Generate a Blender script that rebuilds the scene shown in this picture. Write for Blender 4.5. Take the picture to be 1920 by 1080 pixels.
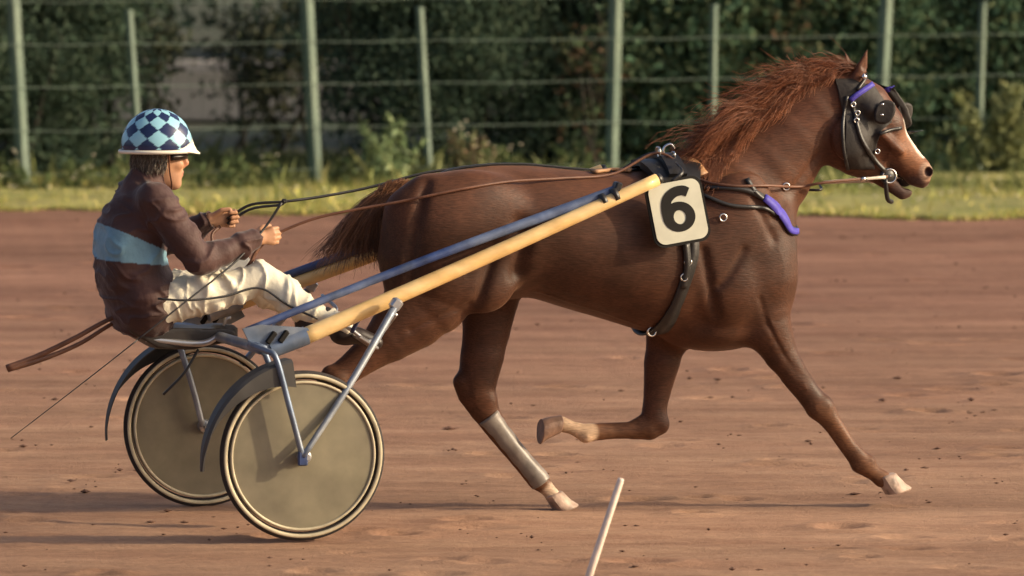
import bpy, math, random
import numpy as np
from mathutils import Vector, Matrix

for o in list(bpy.data.objects):
    bpy.data.objects.remove(o)
scene = bpy.context.scene
COL = scene.collection
rng = np.random.default_rng(7)
random.seed(7)

# ------------------------------------------------------------------ camera
CAM_D, CAM_H, FPX, PITCH = 29.0, 3.1, 12760.0, math.radians(4.23)
cam = bpy.data.cameras.new('camera')
cam.sensor_width = 36.0
cam.lens = FPX / 1920 * 36
cam.clip_start = 0.5
cam.clip_end = 3000
cam.dof.use_dof = True
cam.dof.focus_distance = 29.0
cam.dof.aperture_fstop = 4.0
camo = bpy.data.objects.new('camera', cam)
COL.objects.link(camo)
camo.location = (0, -CAM_D, CAM_H)
camo.rotation_euler = (math.pi / 2 - PITCH, 0, 0)
scene.camera = camo

# ------------------------------------------------------------------ light
SUN_EL, SUN_AZ = math.radians(22), math.radians(-5)     # azimuth from +X, negative = towards the camera side
sdir = Vector((math.cos(SUN_EL) * math.cos(SUN_AZ), math.cos(SUN_EL) * math.sin(SUN_AZ), math.sin(SUN_EL)))
world = bpy.data.worlds.new('World')
scene.world = world
world.use_nodes = True
wn = world.node_tree
bg = wn.nodes['Background']
sky = wn.nodes.new('ShaderNodeTexSky')
sky.sky_type = 'NISHITA'
sky.sun_disc = False
sky.sun_elevation = SUN_EL
sky.sun_rotation = math.pi / 2 - SUN_AZ
sky.dust_density = 5.0
sky.air_density = 0.7
sky.ozone_density = 0.5
wn.links.new(sky.outputs[0], bg.inputs[0])
bg.inputs[1].default_value = 0.15
sl = bpy.data.lights.new('sun', 'SUN')
sl.energy = 3.4
sl.angle = math.radians(1.5)
sl.color = (1.0, 0.82, 0.55)
so = bpy.data.objects.new('sun', sl)
so.rotation_euler = (-sdir).to_track_quat('-Z', 'Y').to_euler()
so.location = (20, -10, 15)
COL.objects.link(so)
vs = scene.view_settings
vs.view_transform = 'Standard'
vs.look = 'None'
vs.gamma = 1
vs.exposure = 0.36
try:
    vs.use_curve_mapping = False
except Exception:
    pass

# ------------------------------------------------------------------ frames
CAMP = np.array([0, -CAM_D, CAM_H])
_fw = np.array([0, math.cos(PITCH), -math.sin(PITCH)])
_up = np.array([0, math.sin(PITCH), math.cos(PITCH)])
def _ray(x, y):
    return _fw * FPX + np.array([1., 0, 0]) * (x - 960) + _up * (540 - y)
def gnd(x, y, z=0.0):
    r = _ray(x, y)
    return CAMP + r * ((z - CAM_H) / r[2])
def at_depth(x, y, Y):
    r = _ray(x, y)
    return CAMP + r * ((Y + CAM_D) / r[1])
YAW = math.radians(17.5)
RF = np.array([math.cos(YAW), math.sin(YAW), 0])
RN = np.array([math.sin(YAW), -math.cos(YAW), 0])
RO = np.array([-1.0728, -0.4888, 0.0])
RIG = Matrix.Translation(RO.tolist()) @ Matrix.Rotation(YAW, 4, 'Z')
ID = Matrix.Identity(4)
def Q(x, y, l=0.0):
    """traced side view -> running frame: x forward, y left (far side), z up; l = lateral plane"""
    r = _ray(x, y)
    t = np.dot(RO - l * RN - CAMP, RN) / np.dot(r, RN)
    q = CAMP + r * t - RO
    return np.array([np.dot(q, RF), l, q[2]])
PX = 1 / 435.0

# ------------------------------------------------------------------ materials
def _lin(c):
    return tuple(c) + (1.0,)
def M(name, col=(.5, .5, .5), rough=.6, var=.2, scale=8, bump=0, bscale=60, metal=0, attr=False,
      stretch=(1, 1, 1), spec=.4, coat=0, sheen=0, trans=0, bdist=.01, col2=None, bdetail=4):
    m = bpy.data.materials.new(name)
    m.use_nodes = True
    nt = m.node_tree
    N, L = nt.nodes, nt.links
    b = N['Principled BSDF']
    tc = N.new('ShaderNodeTexCoord')
    mp = N.new('ShaderNodeMapping')
    mp.inputs['Scale'].default_value = stretch
    L.new(tc.outputs['Object'], mp.inputs[0])
    nz = N.new('ShaderNodeTexNoise')
    nz.inputs['Scale'].default_value = scale
    nz.inputs['Detail'].default_value = 5
    L.new(mp.outputs[0], nz.inputs['Vector'])
    mr = N.new('ShaderNodeMapRange')
    mr.inputs[1].default_value, mr.inputs[2].default_value = .3, .7
    mr.inputs[3].default_value, mr.inputs[4].default_value = 1 - var, 1 + var
    L.new(nz.outputs[0], mr.inputs[0])
    mx = N.new('ShaderNodeMix')
    mx.data_type = 'RGBA'
    mx.blend_type = 'MULTIPLY'
    mx.inputs[0].default_value = 1
    if attr:
        at = N.new('ShaderNodeAttribute')
        at.attribute_name = 'Col'
        L.new(at.outputs['Color'], mx.inputs[6])
    elif col2 is not None:
        m2 = N.new('ShaderNodeMix')
        m2.data_type = 'RGBA'
        n2 = N.new('ShaderNodeTexNoise')
        n2.inputs['Scale'].default_value = scale * .35
        n2.inputs['Detail'].default_value = 6
        L.new(mp.outputs[0], n2.inputs['Vector'])
        r2 = N.new('ShaderNodeMapRange')
        r2.inputs[1].default_value, r2.inputs[2].default_value = .42, .62
        L.new(n2.outputs[0], r2.inputs[0])
        L.new(r2.outputs[0], m2.inputs[0])
        m2.inputs[6].default_value = _lin(col)
        m2.inputs[7].default_value = _lin(col2)
        L.new(m2.outputs[2], mx.inputs[6])
    else:
        mx.inputs[6].default_value = _lin(col)
    L.new(mr.outputs[0], mx.inputs[7])
    L.new(mx.outputs[2], b.inputs['Base Color'])
    b.inputs['Roughness'].default_value = rough
    b.inputs['Metallic'].default_value = metal
    b.inputs['Specular IOR Level'].default_value = spec
    b.inputs['Coat Weight'].default_value = coat
    if sheen:
        b.inputs['Sheen Weight'].default_value = sheen
        b.inputs['Sheen Roughness'].default_value = .4
    if bump:
        bn = N.new('ShaderNodeTexNoise')
        bn.inputs['Scale'].default_value = bscale
        bn.inputs['Detail'].default_value = bdetail
        L.new(mp.outputs[0], bn.inputs['Vector'])
        bp = N.new('ShaderNodeBump')
        bp.inputs['Strength'].default_value = bump
        bp.inputs['Distance'].default_value = bdist
        L.new(bn.outputs[0], bp.inputs['Height'])
        L.new(bp.outputs[0], b.inputs['Normal'])
    if trans:
        out = N['Material Output']
        tr = N.new('ShaderNodeBsdfTranslucent')
        L.new(mx.outputs[2], tr.inputs[0])
        ms = N.new('ShaderNodeMixShader')
        ms.inputs[0].default_value = trans
        L.new(b.outputs[0], ms.inputs[1])
        L.new(tr.outputs[0], ms.inputs[2])
        L.new(ms.outputs[0], out.inputs[0])
    return m

def make_coat():
    m = M('chestnut_coat', attr=True, rough=.5, var=.22, scale=7, spec=.2)
    N, L = m.node_tree.nodes, m.node_tree.links
    b = N['Principled BSDF']
    tc = [n for n in N if n.type == 'TEX_COORD'][0]
    def noise(scale, st, det=4):
        mp = N.new('ShaderNodeMapping')
        mp.inputs['Scale'].default_value = st
        mp.inputs['Rotation'].default_value = (0, .25, 0)
        L.new(tc.outputs['Object'], mp.inputs[0])
        n = N.new('ShaderNodeTexNoise')
        n.inputs['Scale'].default_value = scale
        n.inputs['Detail'].default_value = det
        L.new(mp.outputs[0], n.inputs['Vector'])
        return n
    def rng_(n, a, c, lo, hi):
        r = N.new('ShaderNodeMapRange')
        r.inputs[1].default_value, r.inputs[2].default_value, r.inputs[3].default_value, r.inputs[4].default_value = a, c, lo, hi
        L.new(n.outputs[0], r.inputs[0])
        return r.outputs[0]
    hair = noise(190, (.14, 1, 1), 3)
    dap = noise(17, (1, 1, 1), 3)
    cur = b.inputs['Base Color'].links[0].from_socket
    for f in (rng_(hair, .3, .7, .72, 1.28), rng_(dap, .35, .65, .88, 1.14)):
        mm = N.new('ShaderNodeMix')
        mm.data_type = 'RGBA'
        mm.blend_type = 'MULTIPLY'
        mm.inputs[0].default_value = 1
        L.new(cur, mm.inputs[6])
        L.new(f, mm.inputs[7])
        cur = mm.outputs[2]
    L.new(cur, b.inputs['Base Color'])
    swt = noise(5, (1, 1, 1.6), 5)
    L.new(rng_(swt, .4, .62, .46, .62), b.inputs['Roughness'])
    b.inputs['Sheen Weight'].default_value = .12
    b.inputs['Sheen Tint'].default_value = (.9, .5, .3, 1)
    bp = N.new('ShaderNodeBump')
    bp.inputs['Strength'].default_value = .5
    bp.inputs['Distance'].default_value = .003
    L.new(hair.outputs[0], bp.inputs['Height'])
    L.new(bp.outputs[0], b.inputs['Normal'])
    return m
mt_coat = make_coat()
mt_hair = M('mane_hair', attr=True, rough=.45, var=.2, scale=20, spec=.4)
mt_hoof = M('hoof_horn', (.20, .115, .08), rough=.55, var=.3, scale=20, bump=.3, bscale=50)
mt_hoofw = M('pale_hoof_horn', (.40, .28, .21), rough=.5, var=.5, scale=20, bump=.3, bscale=50)
mt_leather = M('black_leather', (.018, .016, .015), rough=.42, var=.3, scale=14, bump=.3, bscale=120, bdist=.003, spec=.5)
mt_hood = M('hood_cloth', (.022, .0175, .015), rough=.65, var=.4, scale=10, bump=.4, bscale=60, bdist=.004)
mt_brown = M('brown_leather', (.13, .055, .03), rough=.5, var=.3, scale=14, bump=.3, bscale=90, bdist=.003)
mt_tan = M('tan_leather', (.36, .19, .09), rough=.55, var=.25, scale=14, bump=.3, bscale=90, bdist=.003)
mt_metal = M('polished_steel', (.72, .70, .66), rough=.25, var=.1, scale=20, metal=1)
mt_purple = M('purple_webbing', (.065, .05, .36), rough=.6, var=.2, scale=30, bump=.3, bscale=200, bdist=.002)
mt_boot = M('grey_leg_boot', (.20, .17, .145), rough=.4, var=.3, scale=14, bump=.3, bscale=40, bdist=.004, spec=.4, col2=(.14, .11, .09))
mt_bone = M('white_plastic_rod', (.55, .50, .42), rough=.4, var=.15)
mt_white = M('number_board', (.60, .585, .455), rough=.5, var=.12, scale=9)
mt_black = M('black_paint', (.014, .012, .010), rough=.7, var=.3, spec=.2)
mt_yellow = M('varnished_wood', (.66, .42, .16), rough=.42, var=.12, scale=5, stretch=(3, 6, 6), bump=.12, bscale=30, bdist=.002, coat=.15, col2=(.74, .52, .24))
mt_blue = M('blue_enamel', (.028, .048, .135), rough=.4, var=.35, scale=12, col2=(.10, .13, .21))
mt_bluegrey = M('worn_blue_steel', (.13, .17, .24), rough=.4, var=.3, scale=10, col2=(.28, .29, .30), metal=.3)
mt_alu = M('brushed_aluminium', (.5, .5, .5), rough=.35, var=.2, scale=14, metal=.8)
mt_guard = M('grey_plastic_guard', (.045, .042, .040), rough=.6, var=.25, scale=7, col2=(.065, .058, .05))
mt_disc = M('wheel_disc_plastic', (.195, .168, .115), rough=.55, var=.15, scale=9, col2=(.225, .196, .13), spec=.2, bump=.05, bscale=12)
mt_rim = M('cream_rim', (.50, .43, .29), rough=.5, var=.25, scale=12)
mt_tyre = M('tyre_rubber', (.028, .022, .02), rough=.8, var=.3, scale=30, bump=.4, bscale=120, bdist=.004)
mt_seat = M('seat_vinyl', (.028, .022, .018), rough=.42, var=.3, scale=8, bump=.3, bscale=40, bdist=.004, spec=.5)
mt_jacket = M('jacket_cloth', attr=True, rough=.7, var=.2, scale=9, bump=.6, bscale=24, bdist=.01, sheen=.2)
mt_trouser = M('white_trousers', (.74, .68, .53), rough=.6, var=.1, scale=7, bump=.5, bscale=22, bdist=.012)
mt_skin = M('skin', attr=True, rough=.5, var=.12, scale=30, bump=.2, bscale=140, bdist=.002)
mt_helmet = M('helmet_shell', attr=True, rough=.22, var=.06, scale=10, coat=.4)
mt_helmwhite = M('white_helmet_rim', (.75, .70, .58), rough=.4, var=.1)
mt_lens = M('dark_goggle_lens', (.02, .012, .008), rough=.12, var=.1, spec=.6)
mt_hairgrey = M('grey_hair', attr=True, rough=.5, var=.25, scale=40)
mt_boots = M('riding_boot_leather', (.03, .022, .02), rough=.4, var=.3, scale=14)
mt_post = M('green_painted_steel', (.105, .155, .115), rough=.55, var=.2, scale=5, col2=(.15, .20, .145))
mt_wire = M('galvanised_wire', (.22, .28, .22), rough=.45, var=.3, scale=3)
mt_meshwire = M('green_mesh_wire', (.03, .07, .045), rough=.5, var=.2, scale=3)
mt_leaf = M('foliage', attr=True, rough=.75, var=.15, scale=3, trans=.2, spec=.12)
mt_grass = M('grass_blades', attr=True, rough=.6, var=.2, scale=2, trans=.3, spec=.25)
mt_bark = M('bark', (.042, .038, .027), rough=.85, var=.4, scale=9, bump=.6, bscale=25, bdist=.02, stretch=(1, 1, .3))
mt_soil = M('rough_grass_soil', (.30, .27, .085), rough=.9, var=.35, scale=4, bump=.5, bscale=20, bdist=.03, col2=(.22, .22, .065))
mt_floor = M('dark_understorey', (.045, .060, .030), rough=.9, var=.4, scale=4, bump=.5, bscale=20, bdist=.03, col2=(.06, .055, .032))
mt_path = M('grey_tarmac_path', (.075, .07, .058), rough=.85, var=.15, scale=2, bump=.3, bscale=60)
mt_kerb = M('pale_kerb_stone', (.30, .28, .25), rough=.8, var=.2, scale=4, bump=.3, bscale=30)
mt_clod = M('dark_dirt_clod', (.13, .065, .042), rough=.95, var=.4, scale=30, bump=.6, bscale=60)
mt_stake = M('white_painted_stake', (.72, .60, .50), rough=.5, var=.18, scale=12, bump=.2, bscale=40)
mt_flower = M('pale_flowers', (.62, .56, .42), rough=.7, var=.2)

def make_track_material():
    m = bpy.data.materials.new('red_dirt')
    m.use_nodes = True
    N, L = m.node_tree.nodes, m.node_tree.links
    b = N['Principled BSDF']
    tc = N.new('ShaderNodeTexCoord')
    def noise(scale, st, det=5, rough=.6):
        mp = N.new('ShaderNodeMapping')
        mp.inputs['Scale'].default_value = st
        mp.inputs['Rotation'].default_value = (0, 0, 0.0)
        L.new(tc.outputs['Object'], mp.inputs[0])
        n = N.new('ShaderNodeTexNoise')
        n.inputs['Scale'].default_value = scale
        n.inputs['Detail'].default_value = det
        n.inputs['Roughness'].default_value = rough
        L.new(mp.outputs[0], n.inputs['Vector'])
        return n
    def ramp(n, a, c, lo, hi):
        r = N.new('ShaderNodeMapRange')
        r.inputs[1].default_value, r.inputs[2].default_value = a, c
        r.inputs[3].default_value, r.inputs[4].default_value = lo, hi
        L.new(n.outputs[0], r.inputs[0])
        return r
    big = noise(.5, (.35, 1, 1))
    streak = noise(2.6, (.30, 1, 1), 8, .65)
    lane = noise(.9, (.06, 1, 1), 3)
    fine = noise(22, (.8, 1, 1), 8, .75)
    mix = N.new('ShaderNodeMix')
    mix.data_type = 'RGBA'
    mix.inputs[6].default_value = (.290, .160, .100, 1)
    mix.inputs[7].default_value = (.405, .242, .152, 1)
    L.new(ramp(streak, .38, .64, 0, 1).outputs[0], mix.inputs[0])
    cur = mix.outputs[2]
    for r in (ramp(big, .35, .65, .84, 1.12), ramp(fine, .3, .7, .82, 1.18), ramp(lane, .35, .65, .88, 1.1)):
        mm = N.new('ShaderNodeMix')
        mm.data_type = 'RGBA'
        mm.blend_type = 'MULTIPLY'
        mm.inputs[0].default_value = 1
        L.new(cur, mm.inputs[6])
        L.new(r.outputs[0], mm.inputs[7])
        cur = mm.outputs[2]
    # the earth turns darker and redder towards the outer lane
    sx = N.new('ShaderNodeSeparateXYZ')
    L.new(tc.outputs['Object'], sx.inputs[0])
    ad = N.new('ShaderNodeMath')
    ad.operation = 'MULTIPLY_ADD'
    L.new(big.outputs[0], ad.inputs[0])
    ad.inputs[1].default_value = 6.0
    L.new(sx.outputs[1], ad.inputs[2])
    dr = N.new('ShaderNodeMapRange')
    dr.inputs[1].default_value, dr.inputs[2].default_value = 5.0, 15.0
    L.new(ad.outputs[0], dr.inputs[0])
    dm_ = N.new('ShaderNodeMix')
    dm_.data_type = 'RGBA'
    dm_.blend_type = 'MULTIPLY'
    L.new(dr.outputs[0], dm_.inputs[0])
    L.new(cur, dm_.inputs[6])
    dm_.inputs[7].default_value = (.74, .67, .72, 1)
    cur = dm_.outputs[2]
    L.new(cur, b.inputs['Base Color'])
    b.inputs['Roughness'].default_value = .95
    b.inputs['Specular IOR Level'].default_value = .15
    bn = noise(45, (1, 1, 1), 8, .75)
    bp = N.new('ShaderNodeBump')
    bp.inputs['Strength'].default_value = .7
    bp.inputs['Distance'].default_value = .015
    L.new(bn.outputs[0], bp.inputs['Height'])
    L.new(bp.outputs[0], b.inputs['Normal'])
    return m
mt_track = make_track_material()

# ------------------------------------------------------------------ mesh helpers
class MB:
    def __init__(s):
        s.v, s.f, s.n = [], [], 0
    def add(s, V, F):
        V = np.asarray(V, float)
        s.v.append(V)
        s.f += [tuple(i + s.n for i in f) for f in F]
        s.n += len(V)
        return s
    def get(s):
        return np.concatenate(s.v), s.f

def tube(pts, r, n=10, cap=True, flat=1.0):
    P = np.asarray(pts, float)
    k = len(P)
    r = np.broadcast_to(np.asarray(r, float), (k,))
    T = np.gradient(P, axis=0)
    T /= np.linalg.norm(T, axis=1)[:, None] + 1e-9
    a = np.array([0, 1., 0]) if abs(T[0][1]) < .9 else np.array([1., 0, 0])
    V = []
    for i in range(k):
        u = a - T[i] * np.dot(a, T[i])
        u /= np.linalg.norm(u)
        w = np.cross(T[i], u)
        a = u
        for j in range(n):
            t = 2 * math.pi * j / n
            V.append(P[i] + r[i] * (flat * math.cos(t) * u + math.sin(t) * w))
    F = [(i * n + j, i * n + (j + 1) % n, (i + 1) * n + (j + 1) % n, (i + 1) * n + j) for i in range(k - 1) for j in range(n)]
    if cap:
        F += [tuple(range(n))[::-1], tuple((k - 1) * n + j for j in range(n))]
    return np.array(V), F

def spline(pts, n=24):
    P = np.asarray(pts, float)
    k = len(P)
    t = np.linspace(0, k - 1, n)
    i = np.clip(t.astype(int), 0, k - 2)
    s = (t - i)[:, None]
    D = np.gradient(P, axis=0)
    return (2*s**3-3*s**2+1)*P[i] + (s**3-2*s**2+s)*D[i] + (-2*s**3+3*s**2)*P[i+1] + (s**3-s**2)*D[i+1]

def box(c, s, R=None, bev=.0):
    c = np.asarray(c, float)
    h = np.asarray(s, float) / 2
    if bev <= 0:
        V = np.array([[x, y, z] for x in (-1, 1) for y in (-1, 1) for z in (-1, 1)], float) * h
        F = [(0, 1, 3, 2), (4, 6, 7, 5), (0, 4, 5, 1), (2, 3, 7, 6), (0, 2, 6, 4), (1, 5, 7, 3)]
    else:
        rings = []
        for z, ins in ((-h[2], bev), (-h[2] + bev, 0), (h[2] - bev, 0), (h[2], bev)):
            x, y, b = h[0] - ins, h[1] - ins, bev
            rings.append([[x-b, -y, z], [x, -y+b, z], [x, y-b, z], [x-b, y, z], [-x+b, y, z], [-x, y-b, z], [-x, -y+b, z], [-x+b, -y, z]])
        V = np.array(rings).reshape(-1, 3)
        F = [(i*8+j, i*8+(j+1) % 8, (i+1)*8+(j+1) % 8, (i+1)*8+j) for i in range(3) for j in range(8)]
        F += [tuple(range(8))[::-1], tuple(range(24, 32))]
    if R is not None:
        V = V @ np.asarray(R, float).T
    return V + c, F

def lathe(profile, c, axis='y', n=64, closed=True):
    V, k = [], len(profile)
    for j in range(n):
        t = 2 * math.pi * j / n
        for (r, o) in profile:
            p = (r * math.cos(t), o, r * math.sin(t)) if axis == 'y' else (r * math.cos(t), r * math.sin(t), o)
            V.append(p)
    kk = k if closed else k - 1
    F = [(j*k+i, j*k+(i+1) % k, ((j+1) % n)*k+(i+1) % k, ((j+1) % n)*k+i) for j in range(n) for i in range(kk)]
    return np.array(V) + np.asarray(c, float), F

def prism(poly, depth, frame):
    """2D outline -> slab; frame = (origin, ex, ey, en)"""
    o, ex, ey, en = [np.asarray(a, float) for a in frame]
    n = len(poly)
    A = np.array([o + p[0] * ex + p[1] * ey for p in poly])
    V = np.concatenate([A, A + en * depth])
    F = [tuple(range(n))[::-1], tuple(range(n, 2 * n))] + [(i, (i + 1) % n, n + (i + 1) % n, n + i) for i in range(n)]
    return V, F

def strands(G, r0, r1, hint=(0, 1, 0)):
    """G (n,k,3) guide lines -> three sided hair tubes"""
    n, k, _ = G.shape
    T = np.gradient(G, axis=1)
    T /= np.linalg.norm(T, axis=2)[..., None] + 1e-9
    u = np.cross(T, np.array(hint, float))
    u /= np.linalg.norm(u, axis=2)[..., None] + 1e-9
    w = np.cross(T, u)
    rr = np.linspace(r0, r1, k)[None, :, None]
    V = np.stack([G + rr * (math.cos(a) * u + math.sin(a) * w) for a in (0, 2.1, 4.2)], axis=2).reshape(-1, 3)
    base = (np.arange(n)[:, None] * k + np.arange(k - 1)[None, :]).reshape(-1) * 3
    F = np.concatenate([np.stack([base + a, base + b, base + 3 + b, base + 3 + a], 1) for a, b in ((0, 1), (1, 2), (2, 0))])
    return V, F

def np_mesh(name, V, F, smooth=True):
    me = bpy.data.meshes.new(name)
    if isinstance(F, np.ndarray):
        k = F.shape[1]
        me.vertices.add(len(V))
        me.vertices.foreach_set('co', np.ascontiguousarray(V, dtype=np.float32).ravel())
        me.loops.add(F.size)
        me.loops.foreach_set('vertex_index', np.ascontiguousarray(F, dtype=np.int32).ravel())
        me.polygons.add(len(F))
        me.polygons.foreach_set('loop_start', np.arange(0, F.size, k, dtype=np.int32))
        me.update(calc_edges=True)
    else:
        me.from_pydata([tuple(v) for v in V], [], F)
        me.update()
    me.polygons.foreach_set('use_smooth', np.full(len(me.polygons), smooth))
    return me

def setcol(me, C):
    a = me.attributes.new('Col', 'FLOAT_COLOR', 'POINT')
    C = np.asarray(C, np.float32)
    C = np.concatenate([C, np.ones((len(C), 1), np.float32)], 1)
    a.data.foreach_set('color', C.ravel())

BASE = {}
def thing(name, label, cat, base, frame=RIG, group=None, kind=None):
    o = bpy.data.objects.new(name, None)
    COL.objects.link(o)
    o.empty_display_size = .1
    o.matrix_world = frame @ Matrix.Translation(tuple(base))
    o['label'], o['category'] = label, cat
    if group:
        o['group'] = group
    if kind:
        o['kind'] = kind
    BASE[o.name] = np.asarray(base, float)
    return o

def part(name, VF, mat, root, parent=None, smooth=True, col=None, label=None, kind=None, autos=None):
    """mesh part in the same frame as its root; parent may be another part of the same root"""
    V, F = VF
    me = np_mesh(name, np.asarray(V, float) - BASE[root.name], F, smooth)
    if autos:
        me.set_sharp_from_angle(angle=math.radians(autos))
    if col is not None:
        setcol(me, col)
    me.materials.append(mat)
    o = bpy.data.objects.new(name, me)
    COL.objects.link(o)
    o.parent = parent or root
    if label:
        o['label'] = label
    if kind:
        o['kind'] = kind
    return o

def single(name, VF, mat, label, cat, base, frame=RIG, group=None, kind=None, smooth=True, col=None, autos=None):
    V, F = VF
    me = np_mesh(name, np.asarray(V, float) - np.asarray(base, float), F, smooth)
    if autos:
        me.set_sharp_from_angle(angle=math.radians(autos))
    if col is not None:
        setcol(me, col)
    me.materials.append(mat)
    o = bpy.data.objects.new(name, me)
    COL.objects.link(o)
    o.matrix_world = frame @ Matrix.Translation(tuple(base))
    if label:
        o['label'] = label
    if cat:
        o['category'] = cat
    if group:
        o['group'] = group
    if kind:
        o['kind'] = kind
    BASE[o.name] = np.asarray(base, float)
    return o

# ------------------------------------------------------------------ implicit surfaces
class Vol:
    def __init__(s, lo, hi, h):
        s.lo, s.h = np.asarray(lo, float), h
        s.n = np.ceil((np.asarray(hi) - s.lo) / h).astype(int) + 1
        s.v = np.full(s.n, .15, np.float32)
        s.ax = [(s.lo[i] + h * np.arange(s.n[i])).astype(np.float32) for i in range(3)]
    def _sl(s, lo, hi, m):
        a = np.clip(np.floor((np.asarray(lo) - m - s.lo) / s.h).astype(int), 0, s.n - 1)
        b = np.clip(np.ceil((np.asarray(hi) + m - s.lo) / s.h).astype(int) + 1, a + 1, s.n)
        sl = tuple(slice(a[i], b[i]) for i in range(3))
        X = s.ax[0][sl[0]][:, None, None]
        Y = s.ax[1][sl[1]][None, :, None]
        Z = s.ax[2][sl[2]][None, None, :]
        return sl, X, Y, Z
    def mix(s, sl, d, k, sub=False):
        a = s.v[sl]
        if sub:
            d = -d
            h = np.maximum(k - np.abs(a - d), 0) / k
            s.v[sl] = np.maximum(a, d) + h * h * k * .25
        else:
            h = np.maximum(k - np.abs(a - d), 0) / k
            s.v[sl] = np.minimum(a, d) - h * h * k * .25
    def chain(s, pts, sy=1.0, k=.03, sub=False, grow=0.0):
        P = np.asarray(pts, float).copy()
        P[:, 3] += grow
        r = P[:, 3].max()
        sl, X, Y, Z = s._sl((P[:, :3] - r).min(0), (P[:, :3] + r).max(0), k + .03)
        D = None
        for a, b in zip(P[:-1], P[1:]):
            ab = b[:3] - a[:3]
            L = float(np.dot(ab, ab)) + 1e-9
            t = np.clip(((X - a[0]) * ab[0] + (Y - a[1]) * ab[1] + (Z - a[2]) * ab[2]) / L, 0, 1)
            d = np.sqrt((X - a[0] - t*ab[0])**2 + ((Y - a[1] - t*ab[1]) / sy)**2 + (Z - a[2] - t*ab[2])**2) - (a[3] + t * (b[3] - a[3]))
            D = d if D is None else np.minimum(D, d)
        s.mix(sl, D.astype(np.float32), k, sub)
    def ell(s, c, r, rot=0.0, k=.03, sub=False, grow=0.0):
        c = np.asarray(c, float)
        r = np.asarray(r, float) + grow
        R = max(r)
        sl, X, Y, Z = s._sl(c - R, c + R, k + .03)
        x, z = X - c[0], Z - c[2]
        ca, sa = math.cos(rot), math.sin(rot)
        xr, zr = ca * x + sa * z, -sa * x + ca * z
        q = np.sqrt((xr / r[0])**2 + ((Y - c[1]) / r[1])**2 + (zr / r[2])**2)
        g = np.sqrt((xr / r[0]**2)**2 + ((Y - c[1]) / r[1]**2)**2 + (zr / r[2]**2)**2) + 1e-6
        s.mix(sl, (q * (q - 1) / g).astype(np.float32), k, sub)
    def loft(s, st, k=.03, grow=0.0):
        st = np.asarray(st, float)          # x, top, bottom, halfwidth
        xs = np.linspace(st[0, 0], st[-1, 0], 240)
        S = np.stack([np.interp(xs, st[:, 0], st[:, i]) for i in (1, 2, 3)], 1)
        ker = np.hanning(25)
        ker /= ker.sum()
        S = np.stack([np.convolve(np.pad(S[:, i], 12, mode='edge'), ker, 'valid') for i in range(3)], 1)
        lo = (st[0, 0], -st[:, 3].max(), st[:, 2].min())
        hi = (st[-1, 0], st[:, 3].max(), st[:, 1].max())
        sl, X, Y, Z = s._sl(lo, hi, k + .04)
        x1 = X[:, 0, 0]
        top, bot, w = [np.interp(x1, xs, S[:, i])[:, None, None] for i in range(3)]
        hh, c = (top - bot) / 2 + grow, (top + bot) / 2
        w = w + grow
        d = (np.sqrt((Y / w)**2 + ((Z - c) / hh)**2) - 1) * np.minimum(w, hh)
        ex = np.maximum(np.maximum(st[0, 0] - X, X - st[-1, 0]), 0)
        d = np.sqrt(np.maximum(d, 0)**2 + ex**2) + np.minimum(d, 0) * (ex == 0)
        s.mix(sl, d.astype(np.float32), k)
    def sample(s, P):
        g = (np.asarray(P, float) - s.lo) / s.h
        i = np.clip(np.floor(g).astype(int), 0, s.n - 2)
        t = np.clip(g - i, 0, 1)
        o = 0
        for a in (0, 1):
            for b in (0, 1):
                for c in (0, 1):
                    w = (t[..., 0] if a else 1 - t[..., 0]) * (t[..., 1] if b else 1 - t[..., 1]) * (t[..., 2] if c else 1 - t[..., 2])
                    o = o + w * s.v[i[..., 0] + a, i[..., 1] + b, i[..., 2] + c]
        return o
    def hit(s, o, d, far=.6, off=.005):
        """first surface met coming from outside along -d towards o"""
        o, d = np.asarray(o, float), np.asarray(d, float)
        d = d / np.linalg.norm(d)
        t = np.linspace(far, 0, 300)
        val = s.sample(o + t[:, None] * d)
        j = np.argmax(val < off) if (val < off).any() else 299
        return o + t[j] * d
    def mesh(s, smooth=2):
        v, n = s.v, s.n
        neg = v < 0
        m = n - 1
        cnt = np.zeros(m, np.int8)
        cs = [(a, b, c) for a in (0, 1) for b in (0, 1) for c in (0, 1)]
        for a, b, c in cs:
            cnt += neg[a:a + m[0], b:b + m[1], c:c + m[2]]
        act = (cnt > 0) & (cnt < 8)
        I = np.argwhere(act)
        pos = np.zeros((len(I), 3))
        num = np.zeros(len(I))
        for p in cs:
            for ax in range(3):
                if p[ax]:
                    continue
                q = list(p)
                q[ax] = 1
                va = v[I[:, 0] + p[0], I[:, 1] + p[1], I[:, 2] + p[2]]
                vb = v[I[:, 0] + q[0], I[:, 1] + q[1], I[:, 2] + q[2]]
                k = (va < 0) != (vb < 0)
                t = np.where(k, va / np.where(k, va - vb, 1), 0)
                for i in range(3):
                    pos[:, i] += k * (p[i] + (t if i == ax else 0))
                num += k
        V = s.lo + s.h * (I + pos / num[:, None])
        idx = np.full(m, -1, np.int32)
        idx[I[:, 0], I[:, 1], I[:, 2]] = np.arange(len(I))
        F = []
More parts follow.
